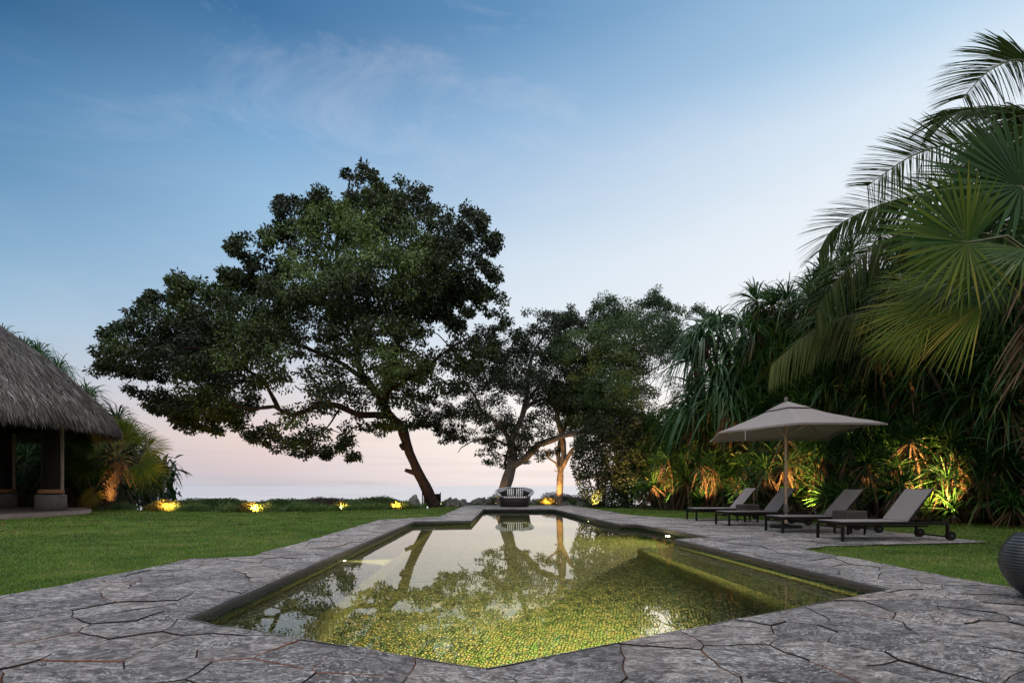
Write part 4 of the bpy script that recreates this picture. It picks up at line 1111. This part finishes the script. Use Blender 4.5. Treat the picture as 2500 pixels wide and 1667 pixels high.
# ------------------------------------------------------------------ thatched pavilion
pc = Vector((-20.5, 18.5, 0))
pav = thing('thatched_pavilion', 'round open pavilion with a shaggy grey thatched cone roof on dark columns', 'pavilion', pc)
mb = MB(); mb.lathe([(0, .12), (5.08, .12), (5.12, .10), (5.12, -.06)], 96); mb.build('platform', 'floor', pav)
RE, ZE, ZT = 5.88, 3.46, 8.2
prof = [(RE-.05, ZE-.22), (RE+.03, ZE-.05), (RE-.12, ZE+.18), (RE*.86, ZE+1.02), (RE*.66, ZE+2.2), (RE*.42, ZE+3.3), (RE*.2, ZE+4.2), (.02, ZT)]
def rp(f):
    k = f*(len(prof)-1); i = min(len(prof)-2, int(k)); t = k-i
    return prof[i][0]*(1-t)+prof[i+1][0]*t, prof[i][1]*(1-t)+prof[i+1][1]*t
mb = MB(); mb.lathe([(r-.06, z-.06) for r, z in prof], 96, rnd=.1)
n = 80000; f = RNG.random(n)**1.15; a = RNG.random(n)*2*PI
rz_ = np.array([rp(v) for v in f]); rad_ = rz_[:, 0]+RNG.normal(size=n)*.02; zv = rz_[:, 1]
P = np.stack([np.cos(a)*rad_, np.sin(a)*rad_, zv+.03], 1)
sl = np.where(f < .3, -1.5, -.95); D = np.stack([np.cos(a)*.75, np.sin(a)*.75, sl], 1)+RNG.normal(size=(n, 3))*np.array([.16, .16, .12])
lf = np.array([noise.noise(Vector((x_*1.2, y_*1.2, z_*1.6))) for x_, y_, z_ in P])
mb.straps(P, D, .26+.3*RNG.random(n), .032, .12, K=2, rnd=np.clip(.45+.25*lf+.24*RNG.normal(size=n), 0, 1), N=np.stack([np.cos(a), np.sin(a), .8+0*a], 1)+RNG.normal(size=(n, 3))*.3)
mb.build('roof', 'thatch', pav)
mb = MB(); n = 9000; a = RNG.random(n)*2*PI; rr = RE-RNG.random(n)*.35
P = np.stack([np.cos(a)*rr, np.sin(a)*rr, ZE-.1+RNG.normal(size=n)*.05-(RE-rr)*.1], 1)
mb.straps(P, np.stack([np.cos(a)*.2+RNG.normal(size=n)*.12, np.sin(a)*.2+RNG.normal(size=n)*.12, -1+0*a], 1), .14+.16*RNG.random(n), .035, 0, K=2, N=np.stack([np.cos(a), np.sin(a), 0*a], 1))
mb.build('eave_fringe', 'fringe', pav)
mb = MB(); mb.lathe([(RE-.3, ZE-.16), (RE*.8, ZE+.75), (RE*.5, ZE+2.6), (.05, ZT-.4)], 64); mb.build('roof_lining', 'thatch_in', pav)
mb = MB()
for k in range(28):
    t = k/28*2*PI; mb.tube([(math.cos(t)*(RE-.2), math.sin(t)*(RE-.2), ZE-.12), (math.cos(t)*RE*.45, math.sin(t)*RE*.45, ZE+2.7)], .05, 6)
mb.lathe([(4.25, 3.15), (4.35, 3.25), (4.25, 3.35), (4.15, 3.25), (4.25, 3.15)], 48)
mb.build('rafters', 'column', pav)
a1 = math.atan2(19.8-18.5, -16.5+20.5)
for k in range(6):
    t = a1+k*2*PI/6 if k else a1
    if k == 1: t = math.atan2(22.7-18.5, -20.85+20.5)
    elif k > 1: t = math.atan2(22.7-18.5, -20.85+20.5)+(k-1)*(2*PI-(math.atan2(22.7-18.5, -20.85+20.5)-a1))/5
    cx, cyy = math.cos(t)*4.2, math.sin(t)*4.2
    mb = MB(); mb.lathe([(.27, .70), (.29, .72), (.28, 1.5), (.27, 2.6), (.28, 3.5)], 20, (cx, cyy, 0)); col = mb.build('column', 'column', pav)
    mb = MB(); mb.lathe([(0, .70), (.42, .70), (.45, .67), (.45, .12), (0, .12)], 28, (cx, cyy, 0)); mb.build('pedestal', 'concrete', col)
    dx, dy = .26, .15
    mb = MB(); mb.tube([(cx+dx, cyy+dy, .70), (cx+dx+.01, cyy+dy, 2.0), (cx+dx, cyy+dy, 3.5)], .065, 10); mb.build('pole', 'pale_post', col)
    mb = MB(); mb.lathe([(.36, .74), (.39, .77), (.36, .80), (.39, .84), (.36, .87), (.30, .88)], 20, (cx+.03, cyy-.03, 0)); mb.build('rope_band', 'rope', col)

# ------------------------------------------------------------------ loungers
def lounger(loc, rz, label, back=50):
    root = thing('sun_lounger', label, 'sun lounger', loc, rz, 'sun loungers in a row on the right terrace')
    # x towards the head, y across (away from the viewer)
    Lg, Wd, H, hx, bl = 2.06, .70, .345, 1.30, .76
    mb = MB()
    for y_ in (.0, Wd): mb.box((Lg/2, y_, H-.03), (Lg, .035, .055), bev=.004)
    for x_ in (.0, Lg): mb.box((x_, Wd/2, H-.03), (.035, Wd-.036, .05), bev=.004)
    for y_ in (.06, Wd-.06): mb.box((Lg/2-.1, y_, H-.085), (Lg-.5, .025, .03))
    mb.box((.02, Wd/2, H-.10), (.02, Wd-.1, .03)); mb.build('frame', 'frame', root)
    mb = MB(); mb.box((hx/2-.005, Wd/2, H+.006), (hx, Wd-.03, .014), bev=.004); mb.build('seat', 'fabric', root)
    ca, sa = math.cos(R(back)), math.sin(R(back))
    n_ = 10; V = []
    for i in range(n_+1):
        s_ = bl*i/n_
        for j in range(n_+1):
            yy = .04+(Wd-.08)*j/n_; sag = .018*math.sin(PI*j/n_)*math.sin(PI*i/n_)
            V.append((hx+s_*ca+sag*sa, yy, H+.02+s_*sa-sag*ca-(.012*math.sin(PI*j/n_) if i == n_ else 0)))
    m = len(V); V += [(x_+.008*sa, y_, z_-.008*ca) for x_, y_, z_ in V]
    q = [(i*(n_+1)+j, i*(n_+1)+j+1, (i+1)*(n_+1)+j+1, (i+1)*(n_+1)+j) for i in range(n_) for j in range(n_)]
    mb = MB(); mb.add(V, q+[tuple(m+v for v in f[::-1]) for f in q], 0, 0, True); bk_ = mb.build('backrest', 'fabric', root)
    mb = MB()
    for y_ in (.025, Wd-.025): mb.tube([(hx+.01, y_, H), (hx+bl*ca+.01, y_, H+.02+bl*sa)], .016, 8)
    mb.tube([(hx+bl*ca+.012, .025, H+.012+bl*sa), (hx+bl*ca+.012, Wd/2, H+.0+bl*sa), (hx+bl*ca+.012, Wd-.025, H+.012+bl*sa)], .013, 8)
    mb.build('back_frame', 'frame', bk_)
    for y_ in (.07, Wd-.07):
        mb = MB(); mb.tube([(hx+bl*.62*ca, y_, H+bl*.62*sa), (hx+.62, y_, H-.03)], .010, 6); mb.build('back_strut', 'frame', root)
    for x_, y_ in ((.0, .0), (.0, Wd)):
        mb = MB(); mb.box((x_, y_, (H-.06)/2), (.045, .045, H-.06), bev=.004); mb.build('leg', 'frame', root)
    for y_ in (.0, Wd):
        mb = MB(); mb.box((Lg-.01, y_, (H-.06)/2+.03), (.045, .045, H-.12), bev=.004); mb.build('leg', 'frame', root)
        mb = MB(); mb.tube([(Lg+.05, y_-.03, .085), (Lg+.05, y_+.03, .085)], .085, 24); w = mb.build('wheel', 'frame', root)
        mb = MB(); mb.tube([(Lg+.05, y_-.035, .085), (Lg+.05, y_+.035, .085)], .022, 12); mb.build('hub', 'ottoman', w)
    mb = MB(); mb.tube([(Lg+.0, 0, .07), (Lg+.0, Wd, .07)], .014, 8); mb.build('axle', 'frame', root)
    return root
lounger((5.98, 10.0, 0), R(5.2), 'nearest grey sling lounger, back raised, its wheels by the lawn tip', 50)
lounger((5.74, 11.72, 0), R(3.0), 'second nearest grey sling lounger, between the parasol pole and a brown side table', 48.5)
lounger((5.44, 13.85, 0), R(6.0), 'second farthest grey sling lounger, its raised back behind the parasol pole')
lounger((5.32, 15.95, 0), R(3.6), 'farthest grey sling lounger, partly behind a brown side table')
def sidetable(loc, label, rz):
    root = thing('side_table', label, 'side table', loc, rz, 'brown woven side tables between the loungers')
    mb = MB(); mb.box((0, 0, .385), (.46, .46, .21), bev=.02); mb.build('top', 'ottoman', root)
    for sx in (-1, 1):
        for sy in (-1, 1):
            mb = MB(); mb.tube([(sx*.185, sy*.185, 0), (sx*.20, sy*.20, .29)], [.028, .04], 4); mb.build('leg', 'frame', root)
sidetable((7.02, 11.5, 0), 'square brown woven side table between the two nearest loungers', R(8))
sidetable((6.58, 15.45, 0), 'square brown woven side table between the two farthest loungers', R(8))

# ------------------------------------------------------------------ parasol
pp = Vector((6.63, 13.38, 0))
par = thing('parasol', 'rectangular taupe parasol on a wooden pole between the loungers', 'parasol', pp)
cor = [Vector((5.85, 11.2, 2.28)), Vector((7.78, 11.45, 2.30)), Vector((8.55, 15.0, 2.26)), Vector((5.58, 15.6, 2.27))]
midp = {3: Vector((5.66, 13.42, 2.37)), 1: Vector((8.16, 13.2, 2.40))}
rim = []
for i in range(4):
    a = cor[i]; b = cor[(i+1) % 4]; m = midp.get(i)
    seq = [a, m, b] if m else [a, b]
    if i == 3: seq = [a, Vector((5.60, 15.05, 2.45)), m, b]
    for j in range(len(seq)-1):
        for k in range(12):
            t = k/12; p = seq[j].lerp(seq[j+1], t); sag = math.sin(PI*t)
            cen = Vector((pp.x, pp.y, p.z)); p = p.lerp(cen, .030*sag); p.z += .015*sag
            rim.append(p)
apex = Vector((pp.x, pp.y, 3.02))
def canopy(f0, f1, zoff, steps=10, thick=.008):
    mb = MB(); n = len(rim); V = []
    for s_ in range(steps+1):
        f = f0+(f1-f0)*s_/steps
        for i, p in enumerate(rim):
            q = apex.lerp(p, f); ang = i/n
            q.z += zoff-.05*math.sin(PI*f)*.6
            q.z -= .02*math.sin(PI*((i % 12)/12))*f*(1-f)*2
            q.z += .016*noise.noise(Vector((q.x*2.6, q.y*2.6, f*3)))+.008*noise.noise(Vector((q.x*8, q.y*3, f*9)))
            V.append(tuple(q-pp))
    Fq = [(s_*n+i, s_*n+(i+1) % n, (s_+1)*n+(i+1) % n, (s_+1)*n+i) for s_ in range(steps) for i in range(n)]
    m = len(V); V2 = [(x, y, z-thick) for x, y, z in V]
    rimf = [(steps*n+i, steps*n+(i+1) % n, m+steps*n+(i+1) % n, m+steps*n+i) for i in range(n)]
    mb.add(V+V2, Fq+[tuple(m+v for v in f[::-1]) for f in Fq]+rimf, 0, 0, True); return mb
can = canopy(.18, 1.0, 0.0).build('canopy', 'canopy', par)
canopy(.0, .27, .035, 4).build('vent_flap', 'canopy', can)
mb = MB(); n = len(rim)
for i in range(n):   # hem
    a = rim[i]-pp; b = rim[(i+1) % n]-pp
    mb.add([tuple(a), tuple(b), (b.x, b.y, b.z-.035), (a.x, a.y, a.z-.035)], [(0, 1, 2, 3)])
mb.build('hem', 'canopy', can)
mb = MB()
for i in (0, 12*2*0+0,): pass
tips = cor+[midp[1], midp[3]]
for t_ in tips:
    mb = MB(); a = (apex-pp)+Vector((0, 0, -.10)); b = (t_-pp)+Vector((0, 0, -.03)); md = a.lerp(b, .5)+Vector((0, 0, -.03)); 
    mb.tube([a, md, b], .012, 6); rb_ = mb.build('rib', 'wood', par)
    mb = MB(); mb.tube([a.lerp(b, .42)+Vector((0, 0, -.03)), Vector((0, 0, 2.22))], .011, 6); mb.build('strut', 'wood', rb_)
mb = MB(); mb.tube([(0, 0, .04), (0, 0, 2.0), (0, 0, 3.0)], .029, 16); mb.build('pole', 'wood', par)
mb = MB(); mb.lathe([(.0, 2.17), (.05, 2.17), (.055, 2.22), (.05, 2.27), (.0, 2.27)], 16); mb.build('hub', 'wood', par)
mb = MB(); mb.lathe([(.0, 2.99), (.04, 3.0), (.05, 3.02), (.035, 3.04), (.048, 3.07), (.04, 3.12), (.015, 3.15), (0, 3.155)], 16); mb.build('finial', 'strap', par)
mb = MB(); mb.tube([(.04*math.cos(k*.5), .04*math.sin(k*.5), .45+k*.035) for k in range(44)], .0045, 5); mb.build('cord', 'strap', par)
mb = MB(); mb.lathe([(.032, .34), (.055, .35), (.058, .40), (.05, .43), (.06, .47), (.05, .50), (.055, .54), (.032, .56)], 14); mb.build('tied_cloth', 'strap', par)
mb = MB(); mb.lathe([(0, .10), (.05, .10), (.05, .05), (.33, .045), (.36, .03), (.36, 0), (0, 0)], 32); mb.build('base', 'frame', par)
mb = MB(); mb.box(tuple(midp[3]-pp+Vector((0, 0, -.14))), (.012, .004, .24)); mb.build('tie_strap', 'white', can)

# ------------------------------------------------------------------ daybed
YD = 26.6
db = thing('round_daybed', 'round dark wicker daybed with pale grey folded hood beyond the far pool edge', 'daybed', (gx(1256.5, YD), YD, 0))
mb = MB(); mb.lathe([(0, .02), (.66, .02), (.70, .06), (.76, .42), (.74, .44), (0, .42)], 48, sy=.85); mb.build('basket', 'wicker', db)
mb = MB(); nA = 48; V = []
for k in range(nA+1):
    ph = -R(128)+R(256)*k/nA; x0 = math.sin(ph); y0 = math.cos(ph)
    hgt = .42+.50*math.cos(ph*.62)**.8
    for rr_, z_ in ((.75, .40), (.80, .40+(hgt-.40)*.5), (.88, hgt), (.82, hgt), (.74, .40+(hgt-.40)*.5), (.70, .42)):
        V.append((x0*rr_, y0*rr_*.85, z_))
Fq = [(k*6+j, (k+1)*6+j, (k+1)*6+j+1, k*6+j+1) for k in range(nA) for j in range(5)]
mb.add(V, Fq, 0, 0, True); mb.build('backrest', 'wicker', db)
mb = MB(); pts = []; rr = []; V = []
for k in range(nA+1):
    ph = -R(132)+R(264)*k/nA; hgt = .42+.50*math.cos(ph*.62)**.8
    pts.append((math.sin(ph)*.88, math.cos(ph)*.88*.85, hgt)); rr.append(.022+.04*min(1, abs(ph)/1.9))
mb.tube(pts, rr, 12)
for sg in (-1, 1):   # cloth of the hood folded inward on each side
    A = []; 
    for k in range(13):
        ph = sg*(R(22)+R(88)*k/12); hgt = .42+.50*math.cos(ph*.62)**.8
        w = .20*math.sin(PI*min(1, (k+1.5)/12))+.02
        A += [(math.sin(ph)*.87, math.cos(ph)*.87*.85, hgt+.045), (math.sin(ph)*(.87-w*.6), math.cos(ph)*(.87-w*.6)*.85, hgt-w*.45), (math.sin(ph)*(.87-w*.6)+.0, math.cos(ph)*(.87-w*.6)*.85+.03, hgt-w*.45-.03)]
    mb.add(A, [(k*3+j, k*3+j+1, (k+1)*3+j+1, (k+1)*3+j) for k in range(12) for j in range(2)], 0, 0, True)
mb.build('hood', 'cushion', db)
mb = MB(); mb.lathe([(0, .50), (.62, .50), (.68, .47), (.69, .43)], 48, sy=.85); mb.build('mattress', 'stripes', db)
for sg, lbp in ((-1, 'left striped cushion in the round daybed'), (1, 'right striped cushion in the round daybed')):
    mb = MB(); n_ = 10; V = []
    for f_ in (1, -1):
        for i in range(n_+1):
            for j in range(n_+1):
                u, v = i/n_*2-1, j/n_*2-1; th = .07*((1-u**4)*(1-v**4))**.5
                V.append((u*.18*(1-.06*v*v), -f_*th, .19*v*(1-.06*u*u)))
    m = (n_+1)**2; q = [(i*(n_+1)+j, i*(n_+1)+j+1, (i+1)*(n_+1)+j+1, (i+1)*(n_+1)+j) for i in range(n_) for j in range(n_)]
    mb.add(V, [f[::-1] for f in q]+[tuple(m+v for v in f) for f in q], 0, 0, True)
    o = mb.build('striped_cushion', 'stripes'); o.location = (gx(1256.5, YD)+sg*.215, YD+.12, .70); o.rotation_euler = (R(-14), R(2*sg), 0)
    tag(o, lbp, 'cushion', 'striped cushions in the daybed')

# ------------------------------------------------------------------ ribbed vase
vb = (4.75, 4.90, 0)
prof = []; Hv = .575
for k in range(241):
    t = k/240; z_ = t*Hv; r = .335*math.sqrt(max(0, 1-((z_-.315)/.345)**2))*(1 if z_ > .3 else (.93+.07*z_/.3))
    r = max(r, .13); ph = (z_/.0265) % 1.0
    r += .007*math.sin(PI*ph)-.004
    prof.append((r, z_))
prof = [(0, 0)]+prof+[(.10, Hv), (.09, Hv-.05), (0, Hv-.08)]
mb = MB(); mb.lathe(prof, 72); v_ = mb.build('ribbed_vase', 'vase'); v_.location = vb
tag(v_, 'round black vase with horizontal ribs at the right edge of the paving', 'vase')
bpy.context.view_layer.update()

# ------------------------------------------------------------------ lamps
def uplight(loc, target, watts, label, cone=88, col=(1.0, .54, .17), size=.04):
    root = thing('garden_spotlight', label, 'spotlight', loc, 0)
    d = (Vector(target)-Vector(loc)).normalized()
    mb = MB(); mb.tube([(0, 0, -.05), (0, 0, .06)], .012, 6); mb.build('spike', 'steel', root)
    q = d.to_track_quat('Z', 'Y').to_matrix()
    a = Vector((0, 0, .07)); mb = MB(); mb.tube([a-d*.05, a+d*.045], .035, 12, cap=True); mb.build('housing', 'steel', root)
    mb = MB(); mb.tube([a+d*.046, a+d*.049], .028, 12); mb.build('lens', 'warm', root)
    ld = bpy.data.lights.new('lamp', 'SPOT'); ld.energy = watts*4; ld.color = col; ld.spot_size = R(cone); ld.spot_blend = .8; ld.shadow_soft_size = size
    lo = bpy.data.objects.new('lamp', ld); C.objects.link(lo); lo.parent = root; lo.location = a+d*.06
    lo.rotation_euler = (-d).to_track_quat('Z', 'Y').to_euler()
def up(px, py, Y, tgt, w, label, **k):
    if px > 1400: Y -= .3; w *= 2.1; k['cone'] = 66
    elif w in (60, 55, 40, 35, 50) and py > 1230 and tgt[2] < 1: k['cone'] = 125; w *= 1.3
    l = Vector(bk(px, py, Y)); l.z = max(l.z, -.03)
    if px < 1100: w *= 1.9
    uplight(l, l+Vector(tgt), w, label, **k)
for (px, py, Y, t_, w, lb) in [
 (400, 1246, 22.3, (-.1, .8, .45), 60, 'garden spotlight in front of the wide leftmost glowing shrub'),
 (614, 1250, 21.4, (.05, .8, .5), 55, 'garden spotlight in front of the shrub with small stones'),
 (830, 1247, 22.9, (.0, .8, .6), 40, 'garden spotlight in front of the small shrub before the dark round one'),
 (964, 1243, 24.2, (.0, .8, .6), 35, 'garden spotlight in front of the shrub left of the tall grey rock'),
 (1337, 1234, 29.3, (.0, .8, .5), 50, 'garden spotlight in front of the yellow shrub by the pale trunk'),
 (1077, 1236, 26.2, (-.5, .6, 2.2), 1.5, 'garden spotlight at the right foot of the leaning trunk'),
 (1210, 1233, 29.0, (.35, .6, 2.6), 26, 'garden spotlight at the left foot of the forked trunk'),
 (1359, 1234, 28.3, (.1, .6, 2.2), 120, 'garden spotlight at the foot of the pale trunk'),
 (250, 1243, 23.4, (.2, .8, 1.2), 36, 'garden spotlight at the foot of the left fan palm'),
 (1452, 1237, 25.6, (.1, .9, .5), 130, 'garden spotlight beside the small-leaved shrub, leftmost along the hedge'),
 (1540, 1240, 24.9, (.1, .9, 1.2), 130, 'garden spotlight along the hedge, second from its far end'),
 (1625, 1243, 23.0, (.2, .9, 1.0), 170, 'garden spotlight along the hedge, third from its far end'),
 (1716, 1247, 21.4, (.3, .9, 1.0), 110, 'garden spotlight along the hedge seen under the farthest lounger'),
 (1792, 1250, 19.9, (.4, .9, 1.0), 170, 'garden spotlight behind the back of the farthest lounger'),
 (1990, 1256, 17.4, (.05, .9, .9), 300, 'garden spotlight left of the second nearest lounger back'),
 (2330, 1270, 14.2, (.4, 1.3, .9), 480, 'garden spotlight behind the nearest lounger, lighting the hedge'),
]: up(px, py, Y, t_, w, lb)
# lamp under the pavilion side, out of sight behind the column foot is left out
def poollamp(loc, d, watts, label, vis=True, cone=150):
    d = Vector(d).normalized(); root = thing('pool_lamp', label, 'pool lamp', loc)
    mb = MB(); mb.tube([-d*.02, d*.012], .085, 20); mb.build('trim', 'steel', root)
    mb = MB(); mb.tube([d*.0125, d*.02], .035 if loc[0] < 0 else .055, 20); mb.build('lens', 'poolglow', root)
    ld = bpy.data.lights.new('lamp', 'SPOT'); ld.energy = watts; ld.energy = watts*8.5; ld.color = (1.0, .80, .38); ld.spot_size = R(cone); ld.spot_blend = .9; ld.shadow_soft_size = .06
    lo = bpy.data.objects.new('lamp', ld); C.objects.link(lo); lo.parent = root; lo.location = d*.04; lo.rotation_euler = (-d).to_track_quat('Z', 'Y').to_euler()
poollamp((3.63, 12.75, -.30), (-1, -.25, -.12), 420, 'lit underwater lamp in the right pool wall, the nearer of two')
poollamp((2.50, 18.0, -.30), (-1, -.15, -.2), 200, 'lit underwater lamp in the right pool wall, the farther of two')
poollamp((1.15, 3.93, -.34), (-.50, 1, -.8), 560, 'underwater lamp below the near right edge of the pool', cone=105)
poollamp((-1.2, 3.62, -.34), (.75, 1, -.45), 14, 'underwater lamp below the near left edge of the pool')
poollamp((-2.62, 8.6, -.30), (1, -.10, .0), 1150, 'underwater lamp in the left pool wall near the middle', cone=58)
